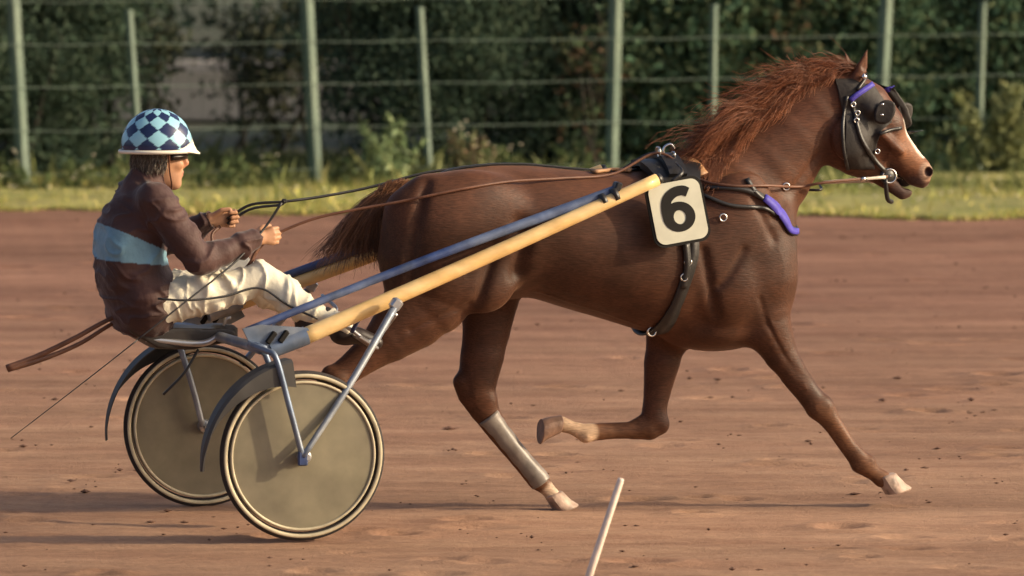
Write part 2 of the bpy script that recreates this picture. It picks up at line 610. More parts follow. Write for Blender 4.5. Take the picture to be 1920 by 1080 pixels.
        for ax in range(3):
            b, c = (ax + 1) % 3, (ax + 2) % 3
            s1 = [slice(1, m[i]) for i in range(3)]
            s1[ax] = slice(0, m[ax])
            s2 = list(s1)
            s2[ax] = slice(1, m[ax] + 1)
            A, B = neg[tuple(s1)], neg[tuple(s2)]
            for flip, K in ((False, A & ~B), (True, ~A & B)):
                E = np.argwhere(K)
                if not len(E):
                    continue
                E[:, b] += 1
                E[:, c] += 1
                def cell(db, dc):
                    G = E.copy()
                    G[:, b] += db
                    G[:, c] += dc
                    return idx[G[:, 0], G[:, 1], G[:, 2]]
                q = [cell(-1, -1), cell(0, -1), cell(0, 0), cell(-1, 0)]
                F.append(np.stack(q[::-1] if flip else q, 1))
        F = np.concatenate(F)
        F = F[(F >= 0).all(1)]
        for _ in range(smooth):
            e = np.concatenate([F[:, [0, 1]], F[:, [1, 2]], F[:, [2, 3]], F[:, [3, 0]]])
            w = np.bincount(e[:, 0], minlength=len(V)) + np.bincount(e[:, 1], minlength=len(V))
            A = np.stack([np.bincount(e[:, 0], V[e[:, 1], i], len(V)) + np.bincount(e[:, 1], V[e[:, 0], i], len(V)) for i in range(3)], 1)
            V = .5 * V + .5 * A / np.maximum(w, 1)[:, None]
        return V, F

def seg_dist(V, pts):
    """distance of points to a polyline (x,y,z[,r])"""
    P = np.asarray(pts, float)
    D = np.full(len(V), 9.)
    for a, b in zip(P[:-1, :3], P[1:, :3]):
        ab = b - a
        t = np.clip(((V - a) @ ab) / (ab @ ab), 0, 1)
        D = np.minimum(D, np.linalg.norm(V - a - t[:, None] * ab, axis=1))
    return D
def sstep(a, b, x):
    t = np.clip((x - a) / (b - a), 0, 1)
    return t * t * (3 - 2 * t)
def mixc(C, c, w):
    return C * (1 - w[:, None]) + np.asarray(c) * w[:, None]
def fbm(P, freq, seed=0, octv=4):
    """cheap smooth pseudo noise, sum of rotated sines"""
    r = np.random.default_rng(seed)
    o = np.zeros(P.shape[0])
    a, tot = 1.0, 0
    for _ in range(octv):
        for _ in range(4):
            d = r.normal(size=P.shape[1])
            d /= np.linalg.norm(d)
            o += a * np.sin(P @ d * freq * r.uniform(.7, 1.3) + r.uniform(0, 6.28))
        tot += a * 2
        a *= .5
        freq *= 2.1
    return o / tot

def ch(pts, l):
    """[(px,py,radius_px[,lateral])] -> chain points in metres"""
    out = []
    for p in pts:
        q = Q(p[0], p[1], p[3] if len(p) > 3 else l)
        out.append([q[0], q[1], q[2], p[2] * PX])
    return out

# =================================================================== SETTING
def grid_axis(dense_lo, dense_hi, step, far_lo, far_hi):
    d = np.arange(dense_lo, dense_hi + 1e-6, step)
    a = dense_lo - np.geomspace(step * 2, dense_lo - far_lo, 26)[::-1]
    b = dense_hi + np.geomspace(step * 2, far_hi - dense_hi, 26)
    return np.concatenate([a, d, b])

def verge_edge(x):
    return 20.25 - .09 * x + .22 * np.sin(x * 1.3 + .4) + .12 * np.sin(x * 3.7) + .05 * np.sin(x * 9.1)

def build_track():
    xs = grid_axis(-4.6, 4.6, .045, -400, 400)
    ys = np.concatenate([np.linspace(-300, -6, 24), np.linspace(-5.5, -3.1, 10), np.arange(-3, 20.0, .022), np.linspace(20.0, 20.9, 24)])
    X, Y = np.meshgrid(xs, ys, indexing='ij')
    # far edge follows the verge
    e = np.clip((Y - 19.0) / (20.9 - 19.0), 0, 1)
    Y = np.where(Y > 19.0, 19.0 + e * (verge_edge(np.clip(X, -9, 9)) - 19.0), Y)
    P = np.stack([X.ravel(), Y.ravel()], 1)
    dense = (np.abs(P[:, 0]) < 4.7) & (P[:, 1] > -3.1)
    Z = np.zeros(len(P))
    D = P[dense]
    z = .0034 * fbm(D * np.array([.6, 1.0]), 11, 3, 4) + .0026 * fbm(D * np.array([.9, 1]), 34, 5, 3) + .006 * fbm(D * np.array([.3, 1]), 2.2, 8, 2)
    rr = np.random.default_rng(44)
    for i in range(24):                                    # wheel ruts and harrow lines
        y0 = -2.8 + 23 * rr.random() ** 1.3
        yc = y0 + D[:, 0]*rr.normal(.02, .03) + .03*np.sin(D[:, 0]*rr.uniform(.3, .9) + rr.uniform(0, 6))
        q = (D[:, 1] - yc) / rr.uniform(.03, .07)
        z = z + rr.uniform(.0015, .0045) * (.5*np.exp(-(np.abs(q) - 1.6)**2*2.5) - np.exp(-q*q)) * (.6 + .4*np.sin(D[:, 0]*rr.uniform(.5, 1.5) + rr.uniform(0, 6)))
    r = np.random.default_rng(21)
    for i in range(230):                                   # hoof prints and scuffs
        y0 = -2.6 + 22 * r.random() ** 1.5
        x0 = r.uniform(-4, 4)
        s = r.uniform(.05, .09)
        dx, dy = (D[:, 0] - x0) / (s * r.uniform(.8, 1.5)), (D[:, 1] - y0) / s
        q = dx * dx + dy * dy
        k = q < 9
        z[k] += r.uniform(.012, .026) * (.55 * np.exp(-(np.sqrt(q[k]) - 1.5)**2 * 3) - np.exp(-q[k] * 1.1))
    Z[dense] = z - .004
    V = np.stack([P[:, 0], P[:, 1], Z], 1)
    a, b = len(xs), len(ys)
    I = (np.arange(a - 1)[:, None] * b + np.arange(b - 1)[None, :]).ravel()
    F = np.stack([I, I + b, I + b + 1, I + 1], 1)
    return V, F
single('track', build_track(), mt_track, None, None, (0, 0, 0), ID, kind='structure')

gx = np.array([-1500, -60, 60, 1500.])
def ground_sheet():
    xs = np.concatenate([[-1500, -300, -60], np.linspace(-14, 14, 60), [60, 300, 1500]])
    ys = np.concatenate([[-1500, -350, 0, 18], np.linspace(19.2, 60, 140), [90, 300, 1500]])
    X, Y = np.meshgrid(xs, ys, indexing='ij')
    P = np.stack([X.ravel(), Y.ravel()], 1)
    k = (np.abs(P[:, 0]) < 15) & (P[:, 1] > 19) & (P[:, 1] < 61)
    Z = np.where(k, .02 * fbm(P, 3, 4, 3), 0) - .035
    Z += np.where(k & (P[:, 1] > 20.8), .03, 0)
    b = len(ys)
    I = (np.arange(len(xs) - 1)[:, None] * b + np.arange(b - 1)[None, :]).ravel()
    return np.stack([P[:, 0], P[:, 1], Z], 1), np.stack([I, I + b, I + b + 1, I + 1], 1)
single('ground', ground_sheet(), mt_floor, None, None, (0, 0, 0), ID, kind='structure')

def verge_sheet():
    xs = np.linspace(-14, 14, 90)
    t = np.linspace(0, 1, 16)
    X = np.repeat(xs[:, None], 16, 1)
    y1 = F0_Y + (xs + 3.9) * .298 + .25
    e = verge_edge(xs) - .06
    Y = e[:, None] + (np.maximum(y1, e + .4) - e)[:, None] * t[None]
    P = np.stack([X.ravel(), Y.ravel()], 1)
    Z = .012 + .012*fbm(P, 4, 14, 3) + np.minimum((P[:, 1] - np.repeat(e, 16))*.03, .03)
    I = (np.arange(89)[:, None] * 16 + np.arange(15)[None, :]).ravel()
    return np.stack([P[:, 0], P[:, 1], Z], 1), np.stack([I, I + 16, I + 17, I + 1], 1)
F0_Y = 22.85
single('grass_verge', verge_sheet(), mt_soil, None, None, (0, 0, 0), ID, kind='structure')

# tarmac lane with kerb seen through the gap in the hedge
def sheet(x0, x1, y0, y1, z, nx=8, ny=4):
    X, Y = np.meshgrid(np.linspace(x0, x1, nx), np.linspace(y0, y1, ny), indexing='ij')
    I = (np.arange(nx - 1)[:, None] * ny + np.arange(ny - 1)[None, :]).ravel()
    return np.stack([X.ravel(), Y.ravel(), np.full(X.size, z)], 1), np.stack([I, I + ny, I + ny + 1, I + 1], 1)
single('path', sheet(-14, 30, 33.5, 43.9, .03), mt_path, None, None, (0, 0, 0), ID, kind='structure')
kb = single('kerb', box((5, 44.1, .05), (34, .26, .20), bev=.02), mt_kerb, None, None, (0, 0, 0), ID, kind='structure', smooth=False)

# clods on the track
def clods(n, seed):
    r = np.random.default_rng(seed)
    mb = MB()
    ico = np.array([[0, 0, 1], [.9, 0, .1], [.3, .85, .1], [-.7, .5, .1], [-.7, -.5, .1], [.3, -.85, .1], [0, 0, -.8]])
    f = [(0, 1, 2), (0, 2, 3), (0, 3, 4), (0, 4, 5), (0, 5, 1), (6, 2, 1), (6, 3, 2), (6, 4, 3), (6, 5, 4), (6, 1, 5)]
    for i in range(n):
        y = -2.7 + 23 * r.random() ** 1.4
        if r.random() < .4 and i > 3:
            x, y = px + r.normal(0, .08), py + r.normal(0, .10)
        else:
            x = r.uniform(-4.2, 4.2)
        px, py = x, y
        s = r.lognormal(-4.95, .5)
        V = ico * (1 + r.normal(0, .22, ico.shape)) * np.array([s * r.uniform(1, 1.8), s, s * .45])
        mb.add(V + np.array([x, y, s * .2]), f)
    return mb.get()
single('dirt_clods', clods(900, 5), mt_clod, 'small dark dirt clods scattered over the red track', 'clods', (0, 0, 0), ID, kind='stuff', smooth=False)

# ---------------------------------------------------------------- vegetation helpers
def leaf_quads(P, size, r, droop=0.0, aspect=.5):
    n = len(P)
    d = r.normal(size=(n, 3))
    d[:, 2] -= droop
    d /= np.linalg.norm(d, axis=1)[:, None]
    u = np.cross(d, r.normal(size=(n, 3)))
    u /= np.linalg.norm(u, axis=1)[:, None]
    s = (size * r.uniform(.6, 1.35, n))[:, None]
    nrm = np.cross(d, u)
    V = np.stack([P - d * s * .5, P + u * s * aspect * .5 + nrm * s * .08, P + d * s * .5, P - u * s * aspect * .5 + nrm * s * .08], 1).reshape(-1, 3)
    return V, np.arange(4 * n).reshape(-1, 4)

def crown(c, rad, nclump, nleaf, size, cols, r, spread=.16, low=-1.0):
    c, rad = np.asarray(c, float), np.asarray(rad, float)
    d = r.normal(size=(nclump, 3))
    d /= np.linalg.norm(d, axis=1)[:, None]
    d[:, 2] = np.maximum(d[:, 2], low)
    ctr = c + d * rad * (r.random((nclump, 1)) ** .45)
    tone = r.uniform(.75, 1.3, nclump)
    k = r.integers(0, nclump, nleaf)
    off = r.normal(size=(nleaf, 3)) * spread * rad.mean() * np.array([1, 1, .75])
    P = ctr[k] + off
    P[:, 2] = np.maximum(P[:, 2], .02)
    V, F = leaf_quads(P, size, r)
    cc = np.asarray(cols)[r.integers(0, len(cols), nleaf)] * (tone[k] * r.uniform(.75, 1.25, nleaf))[:, None]
    return V, F, np.repeat(cc, 4, 0), ctr

def tree(name, label, cat, base, h, rad, nclump, nleaf, size, cols, seed, group=None, trunk_r=.07, cz=None, stems=1):
    r = np.random.default_rng(seed)
    base = np.array([base[0], base[1], 0.0])
    t = thing(name, label, cat, base, ID, group)
    cz = h * .55 if cz is None else cz
    V, F, C, ctr = crown(base + np.array([0, 0, cz]), rad, nclump, nleaf, size, cols, r)
    part('crown', (V, F), mt_leaf, t, smooth=False, col=C)
    mb = MB()
    for s in range(stems):
        b0 = base + np.array([r.normal(0, .12), r.normal(0, .12), -.06]) * (1 if stems > 1 else .3)
        b0[2] = -.06
        top = base + np.array([r.normal(0, .2), r.normal(0, .2), cz])
        mid = (b0 + top) / 2 + r.normal(0, .08, 3)
        mb.add(*tube(spline([b0, mid, top], 8), np.linspace(trunk_r, trunk_r * .45, 8), 8))
    for i in range(min(14, nclump)):
        e = ctr[r.integers(0, nclump)]
        s0 = base + np.array([0, 0, cz * r.uniform(.4, .95)])
        mb.add(*tube(spline([s0, (s0 + e) / 2 + r.normal(0, .1, 3), e], 6), np.linspace(trunk_r * .4, trunk_r * .12, 6), 6))
    part('trunk', mb.get(), mt_bark, t)
    return t

DK = [(.062, .100, .064), (.070, .106, .068), (.078, .106, .066)]
MD = [(.070, .128, .074), (.090, .145, .080), (.112, .142, .074)]
LT = [(.070, .105, .045), (.095, .120, .055), (.085, .095, .040)]
OR = [(.15, .095, .055), (.11, .12, .06), (.08, .12, .06)]
fdir = np.array([math.cos(math.radians(16.6)), math.sin(math.radians(16.6)), 0])
F0 = gnd(45, 360)
def on_fence(px, back=0.0):
    """point of the fence line under picture column px, shifted back"""
    r = _ray(px, 340)
    n = np.array([-fdir[1], fdir[0], 0])
    t = np.dot(F0 + n * back - CAMP, n) / np.dot(r, n)
    p = CAMP + r * t
    p[2] = 0
    return p

# dark evergreen hedge plants right behind the fence, then taller trees
hedge = [(-590, 1.2, 2.5, DK), (-440, 1.4, 2.4, DK), (-285, 1.2, 2.6, DK), (-130, 1.0, 2.3, DK), (40, 1.3, 2.6, DK), (150, 1.6, 2.4, DK), (700, 1.3, 2.5, DK), (860, 1.2, 2.7, DK), (1010, 1.4, 2.6, DK),
         (1150, 1.5, 2.4, MD), (1290, 1.3, 2.6, MD), (1440, 1.5, 2.5, MD), (1590, 1.3, 2.7, MD), (1740, 1.5, 2.4, MD), (1890, 1.3, 2.6, MD), (2050, 1.4, 2.7, MD), (2210, 1.4, 2.5, MD)]
for i, (px, bk, h, cs) in enumerate(hedge):
    p = on_fence(px, bk + .1)
    dark = cs is DK
    tree('hedge_shrub', 'dark evergreen hedge shrub growing densely behind the wire fence' if dark else 'mid green leafy hedge shrub growing behind the wire fence',
         'shrub', p, h, (.76, .62, 1.25), 90, 17000 if dark else 11000, .055 if dark else .085, cs, 100 + i, 'dark hedge shrubs behind the fence' if dark else 'green hedge shrubs behind the fence', .04, 1.15, 3)
# orange tinged sprays
for i, (px, bk) in enumerate([(1120, .75), (1485, .8)]):
    p = on_fence(px, bk)
    tree('russet_shrub', 'russet tinged sparse shrub behind the fence ' + ('beside the thick post' if i == 0 else 'above the mane of the horse'), 'shrub', p, 1.5, (.35, .3, .75), 30, 420, .07, OR, 140 + i, None, .02, .8, 3)
# lower shrubs either side of the gap in the hedge
for i, (px, bk, h, rx) in enumerate([(255, 3.5, 1.6, .45), (560, 4.0, 1.5, .55), (450, 5.5, 1.3, .35)]):
    p = on_fence(px, bk)
    tree('sapling', ['thin dark sapling at the left edge of the hedge gap', 'bushy dark sapling at the right edge of the hedge gap', 'sparse leaning sapling inside the hedge gap'][i], 'sapling', p, h, (rx, rx, .8), 26, (1400, 2200, 500)[i], .08, [(.050, .060, .034), (.075, .080, .045)], 160 + i, None, .025, h * .62, 2)
# trees behind
trs = [(-7.5, 47.5, 6, DK), (-4.6, 48.2, 6.5, DK), (-2.2, 47.6, 6, DK), (.4, 48.5, 7, DK), (3.2, 47.8, 6.5, DK), (6.2, 48.5, 7, DK), (9.4, 47.5, 7, DK), (12.6, 46, 7, DK)]
for i, (x, y, h, cs) in enumerate(trs):
    tree('background_tree', 'tall dark tree standing beyond the grey lane', 'tree', (x, y), h, (2.0, 1.8, h * .5), 120, 7000, .20, cs, 200 + i, 'dark trees beyond the lane', .16, h * .5)
trs = [(1.6, 29.2, 5.0), (4.2, 30.0, 5.4), (7.6, 29.6, 5.8), (10.4, 30.2, 6.2), (13.4, 30.6, 6.4)]
for i, (x, y, h) in enumerate(trs):
    tree('broadleaf_tree', 'broad leafy tree rising behind the green hedge shrubs', 'tree', (x, y), h, (1.6, 1.2, h * .48), 110, 8000, .14, MD if i else DK, 230 + i, 'leafy trees behind the hedge', .13, h * .52)

# ---------------------------------------------------------------- fence
fence = thing('wire_fence', 'green steel post and wire mesh fence along the grass verge', 'fence', F0, ID)
thick = [(45, 25), (593, 575), (1146, 1155), (1645, 1662), (2190, 2215), (-505, -530)]
thin = [(265, 240), (806, 786), (1334, 1339), (1833, 1843), (2350, 2365), (-290, -315)]
def post_mesh(px_b, px_t, y_t, w, hgt):
    b = on_fence(px_b)
    top = at_depth(px_t, y_t, b[1])
    d = (top - b) / top[2]
    mb = MB()
    R = np.array([[math.cos(-.8), -math.sin(-.8), 0], [math.sin(-.8), math.cos(-.8), 0], [0, 0, 1]])
    V, F = box((0, 0, hgt / 2 - .1), (w, w, hgt + .2), R, bev=w * .12)
    V = V + np.outer(V[:, 2], [d[0], 0, 0])
    mb.add(V + b, F)
    V, F = box((0, 0, hgt + .01), (w * 1.12, w * 1.12, .02), R, bev=.004)
    V = V + np.outer(V[:, 2], [d[0], 0, 0])
    mb.add(V + b, F)
    return mb.get(), b, d
posts = []
for k, (lst, w, hgt) in enumerate(((thick, .084, 2.3), (thin, .052, 1.36))):
    for (b, t) in lst:
        m, bp, d = post_mesh(b, t, 0, w, hgt)
        part('post' if k == 0 else 'line_post', m, mt_post, fence, smooth=False)
        posts.append((bp, d, w, hgt))
posts.sort(key=lambda q: q[0][0])
fn = np.array([-fdir[1], fdir[0], 0])
for h in (.14, .47, .80, 1.125, 1.45, 1.78, 2.1):
    pts = []
    for i, (bp, d, w, hg) in enumerate(posts):
        p = bp + np.array([d[0] * h, 0, 0]) - fn * .05
        p[2] = h
        if i:
            q = (pts[-1] + p) / 2
            q[2] -= .004 + .010 * random.random()
            pts.append(q)
        pts.append(p)
    part('wire', tube(spline(pts, 90), .0027, 5), mt_wire, fence)
def mesh_wires():
    a, b = posts[0][0], posts[-1][0]
    L = np.linalg.norm(b - a)
    n = int(L / .10)
    G = np.zeros((n, 2, 3))
    s = np.linspace(0, 1, n)[:, None]
    G[:, 0] = a + (b - a) * s - fn * .047
    G[:, 1] = G[:, 0]
    G[:, 0, 2], G[:, 1, 2] = .03, 2.12
    return strands(G, .0014, .0014)
part('wire_mesh', mesh_wires(), mt_meshwire, fence, kind='stuff')

# ---------------------------------------------------------------- grass and weeds
def grass_blades(n, seed):
    r = np.random.default_rng(seed)
    x = r.uniform(-7, 7, n)
    e = verge_edge(x)
    y = e - .12 + (27.5 - e) * r.random(n) ** 1.25
    dens = fbm(np.stack([x, y], 1), 2.0, 9, 3)
    keep = (dens > -.55) | (r.random(n) < .35)
    x, y, e, dens = x[keep], y[keep], e[keep], dens[keep]
    n = len(x)
    h = r.uniform(.02, .05, n) * (1 + 1.3*(r.random(n) < .04)) * (1 + 1.2 * sstep(1.2, 3.0, y - e)) * (1 + .5 * dens)
    a = r.uniform(0, 6.28, n)
    w = r.uniform(.004, .009, n)
    ux, uy = np.cos(a) * w, np.sin(a) * w
    lx, ly = r.normal(0, .35, n) * h, r.normal(0, .35, n) * h
    z = np.zeros(n)
    V = np.stack([np.stack([x - ux, y - uy, z - .02], 1), np.stack([x + ux, y + uy, z - .02], 1),
                  np.stack([x + lx * .4 + ux * .8, y + ly * .4 + uy * .8, h * .6], 1), np.stack([x + lx, y + ly, h], 1)], 1).reshape(-1, 3)
    pal = np.array([(.50, .44, .125), (.40, .40, .105), (.58, .48, .18), (.31, .34, .09)])
    c = pal[r.integers(0, 4, n)] * r.uniform(.75, 1.25, n)[:, None]
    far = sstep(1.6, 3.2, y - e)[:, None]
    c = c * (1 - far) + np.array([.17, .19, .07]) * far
    return V, np.arange(4 * n).reshape(-1, 4), np.repeat(c, 4, 0)
V, F, C = grass_blades(90000, 31)
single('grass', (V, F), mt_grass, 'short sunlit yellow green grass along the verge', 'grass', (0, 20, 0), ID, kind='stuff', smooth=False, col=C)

def weed(name, label, p, h, n, size, cols, seed, group=None, tip=None, spread=.1):
    r = np.random.default_rng(seed)
    t = thing(name, label, 'weed', (p[0], p[1], 0), ID, group)
    mb, pts = MB(), []
    ns = max(2, n // 60)
    for s in range(ns):
        b = np.array([p[0] + r.normal(0, spread * .3), p[1] + r.normal(0, spread * .3), -.04])
        hh = h * r.uniform(.6, 1.0)
        e = b + np.array([r.normal(0, spread), r.normal(0, spread), hh])
        ln = spline([b, (b + e) / 2 + r.normal(0, .03, 3), e], 10)
        mb.add(*tube(ln, np.linspace(.008, .003, 10), 5))
        k = r.random(n // ns) ** .9
        q = ln[(k * 9).astype(int)] + r.normal(0, .035 + .02 * h, (len(k), 3)) * (1.25 - k)[:, None]
        pts.append(q)
    q = np.concatenate(pts)
    q[:, 2] = np.maximum(q[:, 2], .01)
    V, F = leaf_quads(q, size, r, aspect=.38)
    c = np.asarray(cols)[r.integers(0, len(cols), len(q))] * r.uniform(.7, 1.3, len(q))[:, None]
    part('foliage', (V, F), mt_leaf, t, smooth=False, col=np.repeat(c, 4, 0))
    part('stem', mb.get(), mt_leaf, t, col=np.tile(np.array([[.07, .09, .035]]), (mb.n, 1)))
    for j in range(tip or 0):
        z = q[r.integers(0, len(q))] + r.normal(0, .03, 3)
        z[2] = h * r.uniform(.5, 1.0)
        part('flower', lathe([(.001, 0), (.013, .006), (.016, .012), (.001, .014)], z, 'z', 7, False), mt_flower, t)
    return t
PALE = [(.26, .34, .17), (.32, .38, .20), (.21, .28, .13)]
WD = [(.14, .19, .08), (.19, .20, .09), (.11, .15, .06)]
weed('tall_weed', 'pale green tall weed rising above the tail of the horse', on_fence(722, -.5), .66, 800, .085, PALE, 301, None, None, .15)
weed('tall_weed', 'pale tall grass clump beside the last thin post ahead of the horse', on_fence(1885, -.35), .85, 1300, .10, [(.30, .31, .14), (.25, .27, .12)], 302, None, None, .20)
weed('flowering_weed', 'brownish flowering weed between thin post and the horse rump', on_fence(862, -.4), .52, 620, .07, [(.22, .21, .11), (.24, .26, .14), (.27, .18, .11)], 303, None, 12, .14)
weed('broad_weed', 'broad leafed bright weed beside the muzzle of the horse', on_fence(1785, -.2), .42, 200, .10, PALE, 304, None, None, .2)
spots = [(10, .32), (85, .30), (130, .36), (190, .28), (395, .30), (455, .34), (520, .27), (640, .3), (915, .40), (960, .32), (1060, .36), (1105, .3), (1400, .3), (1540, .36), (1600, .32), (1690, .3), (1745, .34), (1905, .3), (310, .3)]
for i, (px, h) in enumerate(spots):
    weed('verge_weed', 'small leafy weed growing among the grass at the fence foot', on_fence(px, random.uniform(-.55, .15)), h * 1.15, 260, .055, WD, 320 + i, 'small weeds at the fence foot', 5 if i % 3 == 0 else None, .12)
def blossoms():
    r = np.random.default_rng(77)
    mb = MB()
    for i in range(70):
        x = r.uniform(-4.5, 4.8)
        y = verge_edge(np.array(x)) + r.uniform(.2, 2.4)
        mb.add(*lathe([(.001, 0), (.012, .005), (.017, .010), (.001, .013)], (x, float(y), r.uniform(.08, .17)), 'z', 7, False))
    return mb.get()
single('blossoms', blossoms(), mt_flower, 'tiny pale blossoms sprinkled through the verge grass', 'flowers', (0, 20, 0), ID, kind='stuff')

# ---------------------------------------------------------------- white stake in the foreground
sp_t, sp_b = at_depth(1165, 897, -3.6), at_depth(1076, 1166, -3.6)
sp_b2 = sp_b + (sp_b - sp_t) * (sp_b[2] + .12) / max(sp_t[2] - sp_b[2], .1)
mbs = MB()
mbs.add(*tube([sp_b2, sp_b2 + (sp_t - sp_b2) * .5, sp_t - (sp_t - sp_b2) * .012, sp_t], [.0165, .0145, .0125, .010], 12))
single('marker_stake', mbs.get(), mt_stake, 'slim white painted stake leaning in front of the running horse', 'stake', (sp_b2[0], sp_b2[1], 0), ID)

# =================================================================== HORSE
NY, FY = -.14, .14
leg_nf = [(1405, 430, 66), (1425, 520, 60), (1430, 580, 52), (1442, 618, 42), (1464, 664, 31), (1490, 703, 26), (1512, 733, 23), (1534, 762, 24), (1552, 780, 19), (1568, 800, 15.5), (1592, 836, 14.5), (1611, 860, 19), (1621, 872, 20), (1640, 888, 15), (1654, 898, 17)]
leg_ff = [(1300, 520, 60), (1262, 590, 50), (1250, 636, 40), (1241, 680, 33), (1233, 730, 25), (1227, 768, 24), (1228, 790, 26), (1214, 803, 21), (1190, 808, 15), (1150, 810, 13.5), (1120, 811, 15), (1098, 812, 17), (1072, 802, 12.5), (1052, 795, 15)]
leg_nh = [(840, 430, 100), (835, 510, 88), (815, 560, 68), (780, 598, 54), (735, 632, 43), (690, 665, 33), (655, 692, 27), (632, 712, 27), (608, 745, 19), (578, 790, 15), (548, 832, 14.5), (530, 858, 18), (510, 880, 13), (500, 892, 15)]
leg_fh = [(925, 470, 80), (918, 560, 56), (912, 620, 46), (904, 668, 40), (897, 706, 36), (896, 735, 33), (908, 764, 27), (927, 795, 20), (955, 832, 17), (985, 868, 16), (1006, 893, 18), (1016, 906, 17), (1030, 921, 13.5), (1036, 929, 15)]
C_nf, C_ff, C_nh, C_fh = ch(leg_nf, NY + .01), ch(leg_ff, FY - .02), ch(leg_nh, NY), ch(leg_fh, FY)

def near(x, y, off=.006, s=-1):
    """point on the horse's flank under a side-view point (near or far side)"""
    q = Q(x, y, s * .25)
    for _ in range(3):
        p = hv.hit((q[0], 0, q[2]), (0, s, 0), .42, off)
        q = Q(x, y, p[1]) if s < 0 else q
    return hv.hit((q[0], 0, q[2]), (0, s, 0), .42, off)
hv = Vol((-.30, -.42, -.05), (3.25, .42, 2.12), .0078)
def st(x, t, b, w):
    a, c = Q(x, t, 0), Q(x, b, 0)
    return [a[0], a[2], c[2], w]
hv.loft([st(772, 372, 470, .10), st(800, 338, 530, .185), st(850, 319, 572, .245), (st(920, 310, 566, .268)), st(990, 310, 556, .272), st(1060, 317, 578, .283),
         st(1130, 323, 598, .288), st(1200, 321, 620, .282), st(1260, 309, 633, .264), st(1320, 302, 634, .242), st(1380, 312, 630, .225), st(1430, 350, 610, .20), st(1465, 395, 580, .15)], k=.02)
# neck
hv.chain(ch([(1330, 400, 92), (1388, 372, 106), (1438, 322, 90), (1486, 265, 75), (1530, 220, 63), (1564, 194, 54)], 0), sy=.50, k=.09)
hv.chain(ch([(1300, 330, 26), (1352, 300, 22), (1420, 238, 20), (1490, 182, 20), (1550, 148, 20)], 0), sy=.6, k=.06)      # crest
hv.chain(ch([(1432, 405, 46), (1440, 445, 46), (1432, 515, 50), (1420, 565, 44)], 0), sy=1.5, k=.08)                        # breast
# head
hv.chain(ch([(1592, 178, 44), (1628, 196, 42), (1660, 232, 36)], 0), sy=.80, k=.05)
hv.chain(ch([(1588, 258, 62), (1618, 268, 52)], 0), sy=.50, k=.05)
hv.chain(ch([(1640, 240, 44), (1675, 276, 37), (1700, 302, 31), (1718, 322, 26)], 0), sy=.66, k=.04)
hv.chain(ch([(1722, 318, 22), (1724, 334, 20)], 0), sy=1.05, k=.03)
hv.chain(ch([(1600, 300, 30), (1640, 318, 24), (1668, 345, 14), (1692, 362, 13), (1700, 361, 11)], 0), sy=.75, k=.025)
hv.chain(ch([(1690, 346, 3), (1722, 356, 4)], 0), sy=14, k=.012, sub=True)                                                  # mouth
for s in (-1, 1):
    hv.ell(Q(1640, 205, s * .088), (.045, .022, .03), k=.03)                                                                # brow
    hv.ell(Q(1594, 262, s * .082), (.085, .03, .10), .3, k=.03)                                                             # cheek
    hv.ell(Q(1738, 322, s * .042), (.030, .020, .032), k=.012)                                                              # nostril rim
    hv.ell(Q(1741, 322, s * .056), (.017, .022, .022), k=.006, sub=True)
    hv.chain([list(Q(a, b, s * c)) + [d * PX] for a, b, c, d in ((1652, 250, .08, 8), (1690, 285, .062, 6))], sy=.7, k=.03)  # facial crest
# ears
for sgn, pts in ((-1, [(1606, 148, 13), (1616, 126, 12), (1622, 106, 6), (1626, 92, 2)]), (1, [(1594, 146, 13), (1590, 126, 12), (1587, 110, 6), (1585, 99, 2)])):
    hv.chain(ch(pts, sgn * .055), sy=.55, k=.02)
    hv.chain([[p[0] + .010, p[1] - .012, p[2], p[3] * .55] for p in ch(pts[1:3], sgn * .055)], sy=.6, k=.01, sub=True)
# limbs
for C, s in ((C_nf, -1), (C_ff, 1)):
    hv.chain(C[:5], sy=.62, k=.06)
    hv.chain(C[3:9], sy=.72, k=.02)
    hv.chain(C[7:], sy=.82, k=.012)
for C, s in ((C_nh, -1), (C_fh, 1)):
    hv.chain(C[:5], sy=.62, k=.07)
    hv.chain(C[3:9], sy=.66, k=.02)
    hv.chain(C[7:], sy=.80, k=.012)
# muscle masses, near and far
for s in (-1, 1):
    hv.ell(Q(1372, 420, s * .185), (.16, .07, .24), -.45, k=.06)          # shoulder blade
    hv.ell(Q(1372, 545, s * .185), (.14, .065, .13), .6, k=.06)           # triceps
    hv.ell(Q(1432, 500, s * .13), (.09, .09, .15), .2, k=.06)             # point of shoulder
    hv.ell(Q(880, 400, s * .17), (.22, .10, .17), .2, k=.08)              # croup
    hv.ell(Q(800, 440, s * .15), (.13, .09, .24), .1, k=.08)              # buttock
# near stifle and gaskin definition
hv.ell(Q(915, 540, -.20), (.12, .055, .10), .5, k=.06)
hv.chain(ch([(760, 400, 40), (752, 480, 44), (762, 545, 40), (720, 620, 22)], NY), sy=.8, k=.06)
hv.chain(ch([(930, 470, 4), (900, 570, 4), (868, 612, 3)], -.28), sy=3, k=.05, sub=True)                      # crease in front of thigh
# tendons and joints
tn = ch([(1478, 712, 9), (1545, 792, 6), (1580, 840, 6.5), (1606, 872, 7)], NY + .01)
hv.chain(tn, sy=.9, k=.02)
hv.chain(ch([(1202, 786, 8), (1180, 797, 6), (1130, 799, 6), (1104, 803, 7)], FY - .02), sy=.9, k=.02)
hv.chain(ch([(864, 716, 15), (872, 742, 13), (905, 790, 8), (950, 846, 7), (1000, 905, 8)], FY), sy=.7, k=.03)
hv.chain(ch([(616, 700, 12), (606, 716, 11), (590, 756, 8)], NY), sy=.7, k=.03)
hv.ell(Q(1340, 620, 0), (.20, .17, .08), 0, k=.08)                        # sternum

